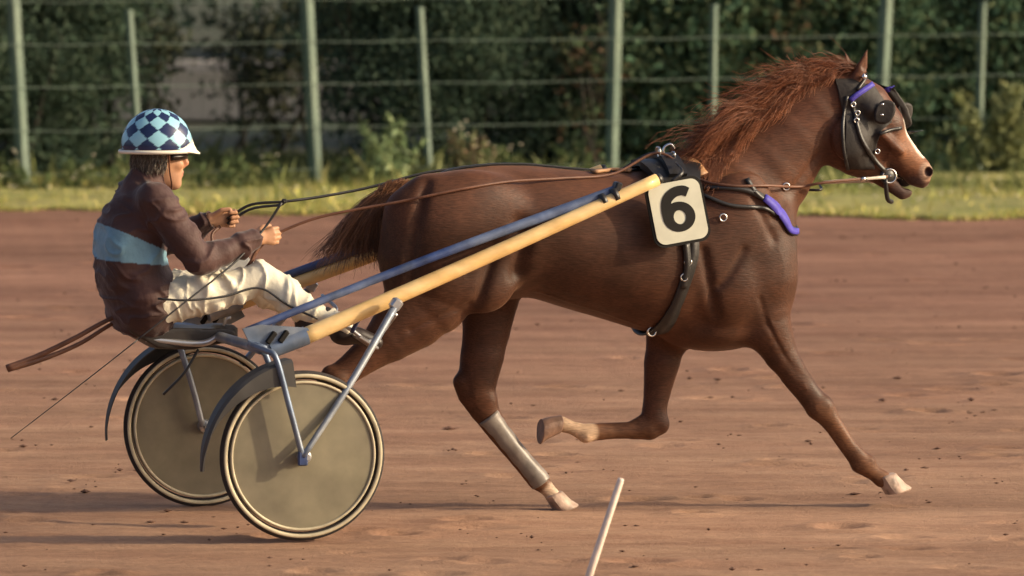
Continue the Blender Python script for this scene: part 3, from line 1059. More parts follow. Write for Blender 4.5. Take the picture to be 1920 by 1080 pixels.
# grooves and veins that a fit racehorse shows
for s in (-1, 1):
    def gl(pts, r, k=.03, sy=1.0, sub=True):
        L = []
        for x, y in pts:
            p = near(x, y, .0) if s < 0 else near(x, y, .0)*np.array([1, -1, 1])
            L.append([p[0], p[1], p[2], r])
        hv.chain(L, sy=sy, k=k, sub=sub)
    gl([(1318, 470), (1330, 530), (1342, 590)], .003, .045)                # behind triceps
    gl([(1415, 375), (1432, 410), (1452, 450)], .000, .04)                 # front of shoulder
    gl([(1450, 410), (1490, 350), (1535, 290)], .001, .04)                 # jugular groove
    gl([(1395, 470), (1372, 510), (1350, 535)], .000, .04)                 # between shoulder and triceps
    gl([(1425, 560), (1440, 610), (1470, 665), (1500, 705)], .002, .022)   # forearm split
    gl([(800, 345), (782, 410), (772, 480), (776, 540)], .002, .05)        # hamstring groove
    gl([(975, 420), (980, 460), (970, 510)], .002, .08)                    # flank hollow
    gl([(880, 570), (830, 590), (770, 620)], .002, .03)                    # gaskin split
    gl([(1205, 612), (1130, 585), (1050, 560), (1000, 545)], .0022, .010, sub=False)      # belly vein
    gl([(1150, 590), (1120, 560), (1060, 545)], .0022, .010, sub=False)
    gl([(1440, 590), (1462, 640), (1490, 690), (1512, 730)], .0022, .010, sub=False)      # forearm vein
    gl([(870, 520), (850, 570), (800, 610), (750, 640)], .0022, .010, sub=False)         # thigh vein
    gl([(1660, 262), (1676, 284), (1692, 306)], .0022, .010, sub=False)
    gl([(1672, 275), (1664, 300), (1650, 316)], .0022, .010, sub=False)
# bony joints
hv.ell(Q(1548, 758, NY + .01), (.030, .034, .040), .8, k=.025)      # near knee
hv.ell(Q(1528, 772, NY + .01), (.022, .026, .030), .8, k=.020)
hv.ell(Q(1606, 876, NY + .01), (.018, .022, .020), .8, k=.020)      # near fetlock, behind
hv.ell(Q(1631, 862, NY + .01), (.020, .030, .024), .8, k=.018)
hv.ell(Q(1240, 798, FY - .02), (.030, .036, .034), .0, k=.025)      # folded knee
hv.ell(Q(1222, 812, FY - .02), (.030, .034, .022), .0, k=.02)
hv.ell(Q(1098, 820, FY - .02), (.024, .028, .020), .0, k=.02)
hv.ell(Q(868, 722, FY), (.022, .024, .034), .3, k=.03)              # point of hock
hv.ell(Q(915, 748, FY), (.030, .036, .036), .3, k=.03)
hv.ell(Q(1006, 906, FY), (.018, .026, .018), .3, k=.02)
HV, HF = hv.mesh(2)
CH1, CH2 = np.array([.074, .028, .0138]), np.array([.046, .0182, .0100])
nz = fbm(HV, 5, 11, 3)
HC = CH2 + (CH1 - CH2) * (.5 + .5 * nz)[:, None]
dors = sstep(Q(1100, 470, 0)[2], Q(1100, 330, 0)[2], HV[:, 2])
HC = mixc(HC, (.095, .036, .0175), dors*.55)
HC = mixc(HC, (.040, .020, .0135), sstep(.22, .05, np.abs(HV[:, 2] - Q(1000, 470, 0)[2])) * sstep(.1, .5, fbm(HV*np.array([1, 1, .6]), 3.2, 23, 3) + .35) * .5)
lower = np.minimum.reduce([seg_dist(HV, C[7:]) for C in (C_nf[-3:] and C_nf, C_ff, C_nh, C_fh)])
HC = mixc(HC, (.125, .054, .026), sstep(.075, .03, lower) * .9)
HC = mixc(HC, (.075, .027, .014), sstep(.22, .12, seg_dist(HV, ch([(1500, 250, 0), (1580, 190, 0), (1690, 290, 0)], 0))) * .6)
HC = mixc(HC, (.21, .088, .042), sstep(.10, .05, seg_dist(HV, ch([(1690, 268, 0), (1722, 306, 0)], 0))))
muz = seg_dist(HV, ch([(1690, 360, 0), (1716, 345, 0)], 0))
HC = mixc(HC, (.055, .030, .024), sstep(.075, .045, muz))
for s in (-1, 1):
    nd = np.linalg.norm(HV - Q(1741, 322, s * .05), axis=1)
    HC = mixc(HC, (.30, .19, .13), sstep(.052, .036, nd))
    HC = mixc(HC, (.03, .012, .01), sstep(.026, .019, nd))
blz = seg_dist(HV, ch([(1668, 205, 0), (1690, 236, 0), (1726, 286, 0)], 0) + np.array([.012, 0, .012, 0]))
HC = mixc(HC, (.70, .62, .52), sstep(.040, .024, np.abs(HV[:, 1])) * sstep(.06, .04, blz) * (HV[:, 2] > Q(1728, 296, 0)[2]) * (HV[:, 2] < Q(1668, 222, 0)[2]))
HC = mixc(HC, (.46, .31, .20), sstep(.065, .045, seg_dist(HV, C_ff[11:])))                          # sock on the folded foreleg
HC = mixc(HC, (.42, .30, .21), sstep(.05, .035, seg_dist(HV, C_fh[12:])))
horse = thing('horse', 'chestnut racing horse at full trot in harness on the red dirt track', 'horse', (1.6, 0, 0))
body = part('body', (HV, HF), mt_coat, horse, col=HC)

def hoof(top, toe_dir, n, r_top, r_bot, length):
    """truncated cone: top centre, forward dir of the toe, axis (downwards)"""
    ax = np.asarray(n, float)
    ax /= np.linalg.norm(ax)
    f = np.asarray(toe_dir, float)
    f -= ax * np.dot(f, ax)
    f /= np.linalg.norm(f)
    l = np.cross(ax, f)
    V, k = [], 20
    for t, r, sh in ((-.08, r_top * .82, 0), (0, r_top, .0), (.15, r_top * 1.04, .004), (.6, (r_top + r_bot) / 2 * 1.01, .018), (.95, r_bot, .034), (1, r_bot * .97, .034), (1.0, r_bot * .5, .03)):
        for j in range(k):
            a = 2 * math.pi * j / k
            flat = .72 if math.cos(a) < -.5 else 1
            V.append(top + ax * length * t + f * (sh + r * math.cos(a) * flat * 1.1) + l * r * math.sin(a) * .92)
    m = 7
    F = [(i*k+j, i*k+(j+1) % k, (i+1)*k+(j+1) % k, (i+1)*k+j) for i in range(m-1) for j in range(k)] + [tuple((m-1)*k+j for j in range(k)), tuple(range(k))[::-1]]
    return np.array(V), F
h_nf = hoof(Q(1660, 893, NY + .01), (1, 0, -.12), (.22, 0, -1), .046, .064, .078)
h_ff = hoof(Q(1050, 793, FY - .02), (-.45, 0, -1), (-1, 0, .10), .043, .058, .085)
h_nh = hoof(Q(501, 890, NY), (.3, 0, -1), (-.6, 0, -.75), .042, .056, .080)
h_fh = hoof(Q(1036, 928, FY), (1, 0, -.35), (.30, 0, -1), .043, .058, .078)
for hm, mt in ((h_nf, mt_hoofw), (h_ff, mt_hoof), (h_nh, mt_hoof), (h_fh, mt_hoofw)):
    part('hoof', hm, mt, horse, autos=40)
for s in (-1, 1):
    c = Q(1652, 212, s * .100)
    V, F = lathe([(.0005, -.016), (.010, -.013), (.0155, -.005), (.0155, .005), (.010, .013), (.0005, .016)], c, 'y', 14, False)
    part('eye', (V, F), mt_lens, horse)

def hair_mesh(name, G, r0, r1, cols, seed, tipmix=None):
    r = np.random.default_rng(seed)
    n, k, _ = G.shape
    V, F = strands(G, r0, r1)
    c = np.asarray(cols)[r.integers(0, len(cols), n)] * r.uniform(.7, 1.3, n)[:, None]
    C = np.repeat(c[:, None, :], k, 1)
    if tipmix is not None:
        w = np.linspace(0, 1, k)[None, :, None] ** 2 * .7
        C = C * (1 - w) + np.asarray(tipmix) * w
    C = np.repeat(C.reshape(-1, 3), 3, 0)
    return part(name, (V, F), mt_hair, horse, body, col=C)

def bez(P, t):
    """P (n,4,3), t (k) cubic bezier"""
    t = t[None, :, None]
    P = P[:, :, None, :]
    return (1-t)**3*P[:, 0] + 3*(1-t)**2*t*P[:, 1] + 3*(1-t)*t*t*P[:, 2] + t**3*P[:, 3]

# mane blown back
def mane():
    r = np.random.default_rng(51)
    n, k = 5600, 12
    crest = spline([Q(*p, 0) for p in ((1322, 304), (1362, 284), (1400, 244), (1450, 200), (1500, 162), (1545, 132), (1576, 122))], 60)
    s = r.random(n)
    root = crest[(s * 59).astype(int)]
    root = root + np.stack([r.normal(0, .006, n), r.normal(-.006, .016, n), r.normal(-.006, .008, n)], 1)
    clump = np.floor(s * 17 + r.random(n) * 1.0).astype(int)
    cr = np.random.default_rng(52)
    cl = cr.normal(size=(30, 4))
    ln = (.145 + .15 * np.sin(np.clip(s * 1.15, 0, 1) * math.pi)) * r.uniform(.65, 1.2, n) * (1 + .14 * cl[clump, 0])
    near = r.random(n) < .36
    up = -.16 + .13 * cl[clump, 1] + r.normal(0, .07, n) + np.where(r.random(n) < .11, .42, 0)
    up = np.where(near, up - .42, up)
    lat = np.where(near, -.33, -.03) + .10 * cl[clump, 2] + r.normal(0, .08, n)
    ln = np.where(near, ln*.62, ln)
    d = np.stack([-np.ones(n), lat, up], 1)
    d /= np.linalg.norm(d, axis=1)[:, None]
    lift = np.stack([-.25 * np.ones(n), np.where(near, -.30, 0), np.where(near, .30, .62)], 1)
    P = np.stack([root, root + lift * (.22 * ln)[:, None] + d * (.12 * ln)[:, None], root + d * (.62 * ln)[:, None] + lift * (.12 * ln)[:, None],
                  root + d * ln[:, None] + np.stack([np.zeros(n), r.normal(0, .012, n), -.16 * ln + r.normal(0, .018, n) + .02 * cl[clump, 3]], 1)], 1)
    G = bez(P, np.linspace(0, 1, k))
    w = np.linspace(0, 1, k)[None, :] ** 1.5
    ph = cl[clump, 3][:, None] * 3
    G[..., 2] += .016 * np.sin(w * 8 + ph) * w + .006*np.sin(w*15 + r.uniform(0, 6, n)[:, None]) * w
    G[..., 1] += .010 * np.sin(w * 9 + ph*1.7) * w
    # keep the strands outside the neck
    for i in range(1, k):
        dd = hv.sample(G[:, i])
        push = np.maximum(.006 + .0006 * i - dd, 0)
        G[:, i, 1] -= np.where(near, push * 1.5, 0)
        G[:, i, 2] += np.where(near, push * .3, push)
    return G
hair_mesh('mane', mane(), .0015, .0005, [(.20, .058, .021), (.26, .082, .030), (.14, .040, .016)], 53, (.29, .105, .043))
def forelock():
    r = np.random.default_rng(61)
    n = 320
    root = Q(1606, 140, 0) + r.normal(0, .012, (n, 3)) * np.array([1, 1.6, .5])
    d = np.stack([-.9 + r.normal(0, .25, n), r.normal(0, .25, n), .45 + r.normal(0, .2, n)], 1)
    ln = r.uniform(.08, .17, n)[:, None]
    P = np.stack([root, root + np.array([-.1, 0, .5]) * ln * .6, root + d * ln * .7, root + d * ln + np.array([0, 0, -.2]) * ln], 1)
    return bez(P, np.linspace(0, 1, 8))
hair_mesh('forelock', forelock(), .0018, .0006, [(.19, .055, .018), (.15, .042, .014)], 63)
# tail streaming back
def tail():
    r = np.random.default_rng(71)
    n, k = 2300, 14
    dock = spline([Q(768, 348, 0), Q(745, 346, 0), Q(722, 356, 0), Q(706, 380, 0)], 30)
    s = r.random(n)
    root = dock[(s * 29).astype(int)] + r.normal(0, .011, (n, 3))
    a = r.random(n)
    a = np.where(r.random(n) < .62, a * .45, .35 + a * .65)          # 0 falls close to the rump, 1 streams back
    cl = np.random.default_rng(72).normal(size=(24, 3))
    ci = np.floor(a * 20 + r.random(n) * 2).astype(int)
    end0, end1, end2 = Q(728, 496, 0), Q(652, 482, .02), Q(590, 500, .02)
    w1 = sstep(0, .5, a)[:, None]
    w2 = sstep(.5, 1, a)[:, None]
    end = end0 * (1 - w1) + end1 * (w1 - w2) + end2 * w2
    end = end + np.stack([r.normal(0, .018, n) + .018 * cl[ci, 0], r.normal(0, .035, n) + .02 * cl[ci, 1], r.normal(0, .02, n) + .035 * cl[ci, 2] * (a > .3)], 1)
    f = (r.uniform(.62, 1.0, n) + .12*(r.random(n) < .1))[:, None]
    end = root + (end - root) * f
    m0, m1 = Q(712, 372, 0), Q(640, 392, 0)
    c1 = root * .45 + (m0 * (1 - w2) + Q(700, 352, 0) * w2) * .55 + r.normal(0, .010, (n, 3))
    c2 = (Q(704, 440, 0) * (1 - w1) + Q(662, 425, 0) * (w1 - w2) + Q(630, 428, 0) * w2) + r.normal(0, .022, (n, 3)) + .012 * cl[ci]
    G = bez(np.stack([root, c1, c2, end], 1), np.linspace(0, 1, k))
    w = np.linspace(0, 1, k)[None, :]
    G[..., 2] += .010 * np.sin(w * 9 + cl[ci, 0][:, None] * 4) * w
    G[..., 1] += .012 * np.sin(w * 7 + cl[ci, 1][:, None] * 4) * w
    return G
hair_mesh('tail', tail(), .0017, .0006, [(.25, .115, .056), (.18, .080, .038), (.30, .14, .07)], 73, (.12, .058, .034))
# tendon boot on the planted hind leg
bt = ch([(916, 778, 23.5), (930, 797, 21), (958, 833, 19), (986, 867, 18.5), (1008, 893, 20.5), (1016, 904, 20)], FY)
bt = np.array(bt)
bp = spline(bt[:, :3] - np.array([.004, 0, .003]), 20)
boot = part('leg_boot', tube(bp, np.interp(np.linspace(0, 5, 20), range(6), bt[:, 3]) + .0008 * np.sin(np.linspace(0, 40, 20)), 22, True, .86), mt_boot, horse)
# light boot on folded foreleg is coat only

# =================================================================== HARNESS
def strap_pts(L, w, t=.006, n=None):
    """ribbon along points with local outward normals; L = list of (point, normal)"""
    P = np.array([a for a, b in L])
    N = np.array([b for a, b in L], float)
    N /= np.linalg.norm(N, axis=1)[:, None]
    T = np.gradient(P, axis=0)
    T /= np.linalg.norm(T, axis=1)[:, None] + 1e-9
    S = np.cross(T, N)
    S /= np.linalg.norm(S, axis=1)[:, None] + 1e-9
    w = np.broadcast_to(np.asarray(w, float), (len(P),))[:, None] / 2
    V = np.stack([P - S*w - N*.002, P + S*w - N*.002, P + S*w + N*t, P - S*w + N*t], 1).reshape(-1, 3)
    k = len(P)
    F = [(i*4+j, i*4+(j+1) % 4, (i+1)*4+(j+1) % 4, (i+1)*4+j) for i in range(k-1) for j in range(4)] + [(3, 2, 1, 0), tuple((k-1)*4+j for j in range(4))]
    return V, F
def grad(p):
    e = .012
    p = np.asarray(p, float)
    g = np.array([hv.sample(p + np.eye(3)[i]*e) - hv.sample(p - np.eye(3)[i]*e) for i in range(3)])
    return g / (np.linalg.norm(g) + 1e-9)
def flank_strap(pxs, w, n=26, s=-1, off=.005, t=.006):
    c = spline(np.array([(a, b, 0) for a, b in pxs], float), n)
    P = [near(a, b, off, s) for a, b, _ in c]
    return strap_pts([(p, grad(p)) for p in P], w, t)
def ring_strap(x_of, z0, angs, w, off=.005, t=.007, far=.6):
    """around the trunk in a cross plane; angle 0 = near side, 90 = down, -90 = up"""
    P = []
    for a in angs:
        d = np.array([0, -math.cos(a), -math.sin(a)])
        P.append(hv.hit((x_of(a), 0, z0), d, far, off))
    P = np.array(P)
    ker = np.array([.25, .5, .25])
    for _ in range(2):
        P[1:-1] = .25*P[:-2] + .5*P[1:-1] + .25*P[2:]
    return strap_pts([(p, np.array([0, p[1], p[2] - z0])) for p in P], w, t)
def ring(c, R, r, axis=1, n=20):
    pts = []
    for i in range(n + 1):
        a = 2*math.pi*i/n
        d = [0, 0, 0]
        d[(axis+1) % 3], d[(axis+2) % 3] = R*math.cos(a), R*math.sin(a)
        pts.append(np.asarray(c) + d)
    return tube(pts, r, 6, False)

harness = thing('harness', 'black leather driving harness strapped round the body of the horse', 'harness', (1.85, 0, .7))
gx0, gx1 = Q(1250, 330, 0)[0], Q(1232, 630, -.1)[0]
gz = Q(1250, 470, 0)[2]
part('girth', ring_strap(lambda a: gx0 + .03*math.cos(a) + (gx1-gx0)*max(0, math.sin(a)), gz, np.linspace(-.6, math.pi+.6, 54), np.concatenate([np.linspace(.05, .05, 18), np.linspace(.06, .10, 9), np.linspace(.10, .06, 9), np.linspace(.05, .05, 18)])), mt_leather, harness)
sad = part('saddle_pad', ring_strap(lambda a: Q(1248, 330, 0)[0], Q(1250, 400, 0)[2], np.linspace(-math.pi/2-1.15, -math.pi/2+1.15, 30), np.concatenate([np.linspace(.15, .27, 12), np.full(6, .25), np.linspace(.27, .15, 12)]), t=.028), mt_leather, harness, autos=40)
part('saddle_tree', ring_strap(lambda a: Q(1246, 330, 0)[0], Q(1250, 400, 0)[2], np.linspace(-math.pi/2-.8, -math.pi/2+.8, 24), .08, off=.03, t=.02), mt_leather, harness, autos=40)
for s in (-1, 1):
    for px, py, R in ((1234, 290, .020), (1262, 296, .014), (1306, 330, .014)):
        p = near(px, py + 26, .02, s) if px > 1300 else Q(px, py, s * .055)
        part('terret', ring(p + np.array([0, s*.01, .012]), R, .004, 0), mt_metal, harness)
hk = Q(1245, 297, 0)
part('check_hook', tube(spline([hk, hk + (.0, 0, .045), hk + (.03, 0, .06), hk + (.05, 0, .035)], 12), .006, 8), mt_metal, harness)
part('saddle_cloth', flank_strap([(1272, 300), (1298, 308), (1318, 330)], .05, 12, t=.012), mt_tan, harness)
# back strap and crupper
bs = []
for x in np.linspace(Q(1195, 330, 0)[0], Q(775, 350, 0)[0], 40):
    bs.append((hv.hit((x, 0, Q(1000, 430, 0)[2]), (0, 0, 1), .5, .005), np.array([0, 0, 1.])))
part('back_strap', strap_pts(bs, .028), mt_leather, harness)
part('loin_strap', flank_strap([(1182, 321), (1150, 319), (1112, 323)], .030, 12, t=.01), mt_tan, harness)
# breast collar
cn = spline(np.array([(1318, 352, 0), (1370, 352, 0), (1412, 360, 0), (1444, 380, 0), (1468, 408, 0), (1482, 436, 0)], float), 30)
P1 = np.array([near(x, y, .006) for x, y, _ in cn])
e0 = P1[-1]
front = [hv.hit((e0[0] - .35, 0, e0[2]), (math.cos(t), math.sin(t), 0), .8, .006) for t in np.linspace(math.atan2(e0[1], .35), -math.atan2(e0[1], .35), 11)][1:-1]
cp = np.concatenate([P1, front, (P1*np.array([1, -1, 1]))[::-1]])
for _ in range(3):
    cp[1:-1] = .25*cp[:-2] + .5*cp[1:-1] + .25*cp[2:]
part('breast_collar', strap_pts([(p, grad(p)) for p in cp], np.concatenate([np.linspace(.016, .040, 30), np.full(len(front), .040), np.linspace(.040, .016, 30)]), .005), mt_leather, harness)
pad = cp[15:-15]
pad = np.array([p + grad(p)*.0068 for p in pad])
m_ = len(pad)
part('collar_pad', strap_pts([(p, grad(p)) for p in pad], np.concatenate([np.linspace(.034, .052, 7), np.linspace(.052, .018, m_//2 - 7), np.linspace(.018, .052, m_ - m_//2 - 7), np.linspace(.052, .034, 7)]), .003), mt_purple, harness, label='purple chest pad on the breast collar')
part('collar_strap', flank_strap([(1318, 366), (1370, 385), (1430, 390), (1455, 402)], .016), mt_leather, harness)
part('collar_strap', flank_strap([(1400, 335), (1418, 362), (1442, 380)], .020, 12), mt_leather, harness)
part('tie_strap', flank_strap([(1285, 455), (1288, 500), (1280, 540)], .030, 12, t=.012), mt_leather, harness)
for px, py in ((1290, 492), (1283, 520), (1356, 408), (1474, 350)):
    p = near(px, py, .012)
    part('buckle', ring(p, .015, .004, 1), mt_metal, harness)
part('girth_ring', ring(near(1222, 622, .012), .018, .005, 1), mt_metal, harness)

# bridle
bridle = thing('bridle', 'dark racing bridle with cheek hood, blinkers and purple browband on the horse head', 'bridle', Q(1620, 330, 0))
def patch(poly, n=26, off=.006, t=.004, s=-1):
    """cloth panel over the head, outline in side view"""
    poly = np.array(poly, float)
    lo, hi = poly.min(0), poly.max(0)
    us, vs_ = np.linspace(lo[0], hi[0], n), np.linspace(lo[1], hi[1], n)
    def inside(x, y):
        c = False
        j = len(poly) - 1
        for i in range(len(poly)):
            if ((poly[i][1] > y) != (poly[j][1] > y)) and x < (poly[j][0]-poly[i][0])*(y-poly[i][1])/(poly[j][1]-poly[i][1]+1e-9)+poly[i][0]:
                c = not c
            j = i
        return c
    # rows along y clipped to the outline, so the edge stays clean
    rows = []
    for y in vs_[1:-1]:
        xs = [x for x in np.linspace(lo[0], hi[0], 120) if inside(x, y)]
        rows.append([(x, y) for x in np.linspace(min(xs), max(xs), n)])
    V = []
    for row in rows:
        for x, y in row:
            p = near(x, y, off, s)
            V.append(p)
    V = np.array(V)
    m = len(rows)
    G = V.reshape(m, n, 3)
    for _ in range(2):
        G[1:-1, 1:-1, 1] = .2*(G[1:-1, 1:-1, 1] + G[:-2, 1:-1, 1] + G[2:, 1:-1, 1] + G[1:-1, :-2, 1] + G[1:-1, 2:, 1])
    V = G.reshape(-1, 3)
    W = V + np.array([0, s*t, 0])
    F = [(i*n+j, i*n+j+1, (i+1)*n+j+1, (i+1)*n+j) for i in range(m-1) for j in range(n-1)]
    k = m*n
    F2 = [tuple(k + q for q in f)[::-1] for f in F]
    edge = [i*n for i in range(m)] + [(m-1)*n+j for j in range(1, n)] + [i*n+n-1 for i in range(m-2, -1, -1)] + [j for j in range(n-2, 0, -1)]
    F3 = [(edge[i], edge[(i+1) % len(edge)], k+edge[(i+1) % len(edge)], k+edge[i]) for i in range(len(edge))]
    return np.concatenate([V, W]), F + F2 + F3
hoodpoly = [(1564, 144), (1584, 140), (1606, 152), (1640, 162), (1664, 196), (1674, 228), (1654, 244), (1645, 268), (1638, 296), (1640, 320), (1612, 325), (1588, 316), (1583, 270), (1584, 228), (1574, 188)]
for s in (-1, 1):
    part('hood', patch(hoodpoly, s=s), mt_hood, bridle)
def hpt(x, y, s=-1, off=.010):
    return near(x, y, off, s)
for s in (-1, 1):
    bl = hpt(1658, 210, s, .010)
    V, F = [], []
    for i in range(9):
        for j in range(9):
            a, b = -1 + i / 4, -1 + j / 4
            q = math.sqrt(1 - a*a*.45), math.sqrt(1 - b*b*.45)
            V.append(bl + np.array([.043*a*q[1] + .009*b, s*(.017*((a+1)/2)**1.5 + .003*(1-b*b)), .052*b*q[0]]))
    F = [(i*9+j, i*9+j+1, (i+1)*9+j+1, (i+1)*9+j) for i in range(8) for j in range(8)]
    V = np.array(V)
    V = np.concatenate([V, V + np.array([-.004, s*.006, 0])])
    F = F + [tuple(81+q for q in f)[::-1] for f in F]
    e = [i*9 for i in range(9)] + [72+j for j in range(1, 9)] + [i*9+8 for i in range(7, -1, -1)] + [j for j in range(7, 0, -1)]
    F += [(e[i], e[(i+1) % len(e)], 81+e[(i+1) % len(e)], 81+e[i]) for i in range(len(e))]
    bo = part('blinker', (V, F), mt_hood, bridle)
    for (dx, dz) in ((-.02, .035), (-.022, -.01)):
        part('stud', box(bl + (dx, s*.030, dz), (.014, .006, .008), bev=.002), mt_metal, bridle, bo)
    part('browband', flank_strap([(1594, 188), (1606, 178), (1624, 166), (1636, 158)], .022, 12, s, .012, .008), mt_purple, bridle, label='purple browband')
    part('cheek_strap', flank_strap([(1596, 186), (1604, 220), (1616, 262), (1640, 300), (1660, 322)], .018, 20, s, .012), mt_leather, bridle)
    part('throat_latch', flank_strap([(1588, 180), (1580, 230), (1582, 280), (1590, 318)], .014, 16, s, .012), mt_leather, bridle)
    part('nose_strap', flank_strap([(1690, 240), (1668, 244), (1648, 252)], .014, 10, s, .010), mt_leather, bridle)
    for px, py in ((1600, 196), (1608, 212), (1606, 226), (1645, 284)):
        part('buckle', ring(hpt(px, py, s, .018), .010, .0035, 1), mt_metal, bridle)
    part('bit_ring', ring(hpt(1668, 330, s, .016), .030, .0045, 1), mt_metal, bridle)
    part('bit_guard', lathe([(.0005, -.004), (.034, -.004), (.036, 0), (.034, .004), (.0005, .004)], hpt(1664, 330, s, .010), 'y', 20, False), mt_leather, bridle)
    a, b = hpt(1660, 332, s, .02), Q(1545, 342, s*.10)
    part('head_rod', tube(spline([a, (a+b)/2, b], 8), .0075, 8), mt_bone, bridle, label='pale rod running back from the bit')
    part('rod_clip', tube([a + (b-a)*.32, a + (b-a)*.40], .012, 10), mt_metal, bridle)
e0, e1 = hpt(1608, 168, -1, .02), hpt(1608, 168, 1, .02)
crp = Q(1616, 141, 0)
part('crown_strap', tube(spline([e0, crp + (0, -.05, -.005), crp + (0, 0, .006), crp + (0, .05, -.005), e1], 24), .008, 8), mt_leather, bridle)
part('crown_stud', lathe([(.0005, -.012), (.011, -.008), (.013, .002), (.0005, .014)], hpt(1616, 148, -1, .02) + (0.008, -.004, .01), 'z', 12, False), mt_metal, bridle)
part('mouth_piece', tube([hpt(1668, 330, -1, .016), hpt(1668, 330, 1, .016)], .006, 8), mt_metal, bridle)
cb = [Q(1660, 336, -.05), Q(1664, 372, -.03), Q(1672, 378, 0), Q(1664, 372, .03), Q(1660, 336, .05)]
part('chin_strap', tube(spline(cb, 20), .010, 8), mt_leather, bridle)

# number board
nb = thing('number_board', 'cream board with bold black number 6 hanging at the horse shoulder', 'number board', Q(1272, 460, -.36))
o = Q(1271, 397, -.335)
tilt = math.radians(9)
ex = np.array([math.cos(tilt), -.03, math.sin(tilt)])
ey = np.array([-math.sin(tilt), .16, math.cos(tilt)])
ex /= np.linalg.norm(ex)
ey -= ex*np.dot(ex, ey)
ey /= np.linalg.norm(ey)
en = np.cross(ex, ey)
def rrect(w, h, r, n=8):
    P = []
    for cx, cy, a0 in ((w/2-r, h/2-r, 0), (-w/2+r, h/2-r, 90), (-w/2+r, -h/2+r, 180), (w/2-r, -h/2+r, 270)):
        for i in range(n+1):
            a = math.radians(a0 + 90*i/n)
            P.append((cx + r*math.cos(a), cy + r*math.sin(a)))
    return P
part('backing', prism(rrect(.253, .282, .048), .012, (o - en*.010, ex, ey, en)), mt_black, nb, smooth=False)
part('face', prism(rrect(.229, .258, .040), .004, (o + en*.0025, ex, ey, en)), mt_white, nb, smooth=False)
def digit_six():
    mb = MB()
    def place(P, z):
        P = np.asarray(P, float)
        return o + np.outer(P[:, 0], ex) + np.outer(P[:, 1], ey) + en*z
    k = 40
    A = np.linspace(0, 2*math.pi, k, endpoint=False)
    c = np.array([.0, -.022])
    out_ = c + np.stack([.071*np.cos(A), .064*np.sin(A)], 1)
    in_ = c + np.array([.002, -.002]) + np.stack([.027*np.cos(A), .030*np.sin(A)], 1)
    for z0, z1 in ((.0068, .0085),):
        V = np.concatenate([place(out_, z1), place(in_, z1), place(out_, z0), place(in_, z0)])
        F = [(i, (i+1) % k, k+(i+1) % k, k+i) for i in range(k)] + [(2*k+i, 2*k+(i+1) % k, (i+1) % k, i) for i in range(k)] + [(k+i, k+(i+1) % k, 3*k+(i+1) % k, 3*k+i) for i in range(k)]
        mb.add(V, F)
    cl_ = spline(np.array([(-.0495, -.03, 0), (-.051, .015, 0), (-.040, .056, 0), (-.006, .082, 0), (.034, .086, 0), (.056, .074, 0)]), 26)[:, :2]
    T = np.gradient(cl_, axis=0)
    T /= np.linalg.norm(T, axis=1)[:, None]
    Nn = np.stack([-T[:, 1], T[:, 0]], 1)
    w = np.interp(np.linspace(0, 1, 26), [0, .55, 1], [.021, .0215, .020])[:, None]
    a_, b_ = cl_ + Nn*w, cl_ - Nn*w
    V = np.concatenate([place(a_, .0092), place(b_, .0092), place(a_, .0068), place(b_, .0068)])
    n = 26
    F = [(i, i+1, n+i+1, n+i) for i in range(n-1)] + [(2*n+i, 2*n+i+1, i+1, i) for i in range(n-1)] + [(n+i, n+i+1, 3*n+i+1, 3*n+i) for i in range(n-1)] + [(0, n, 3*n, 2*n), (n-1, 3*n-1, 4*n-1, 2*n-1)]
    mb.add(V, F)
    return mb.get()
part('digit', digit_six(), mt_black, nb, smooth=False)
part('hanger', tube(spline([o + ey*.13 + en*.0, Q(1280, 322, -.30), Q(1268, 306, -.16)], 10), .009, 8, True, .5), mt_leather, nb)

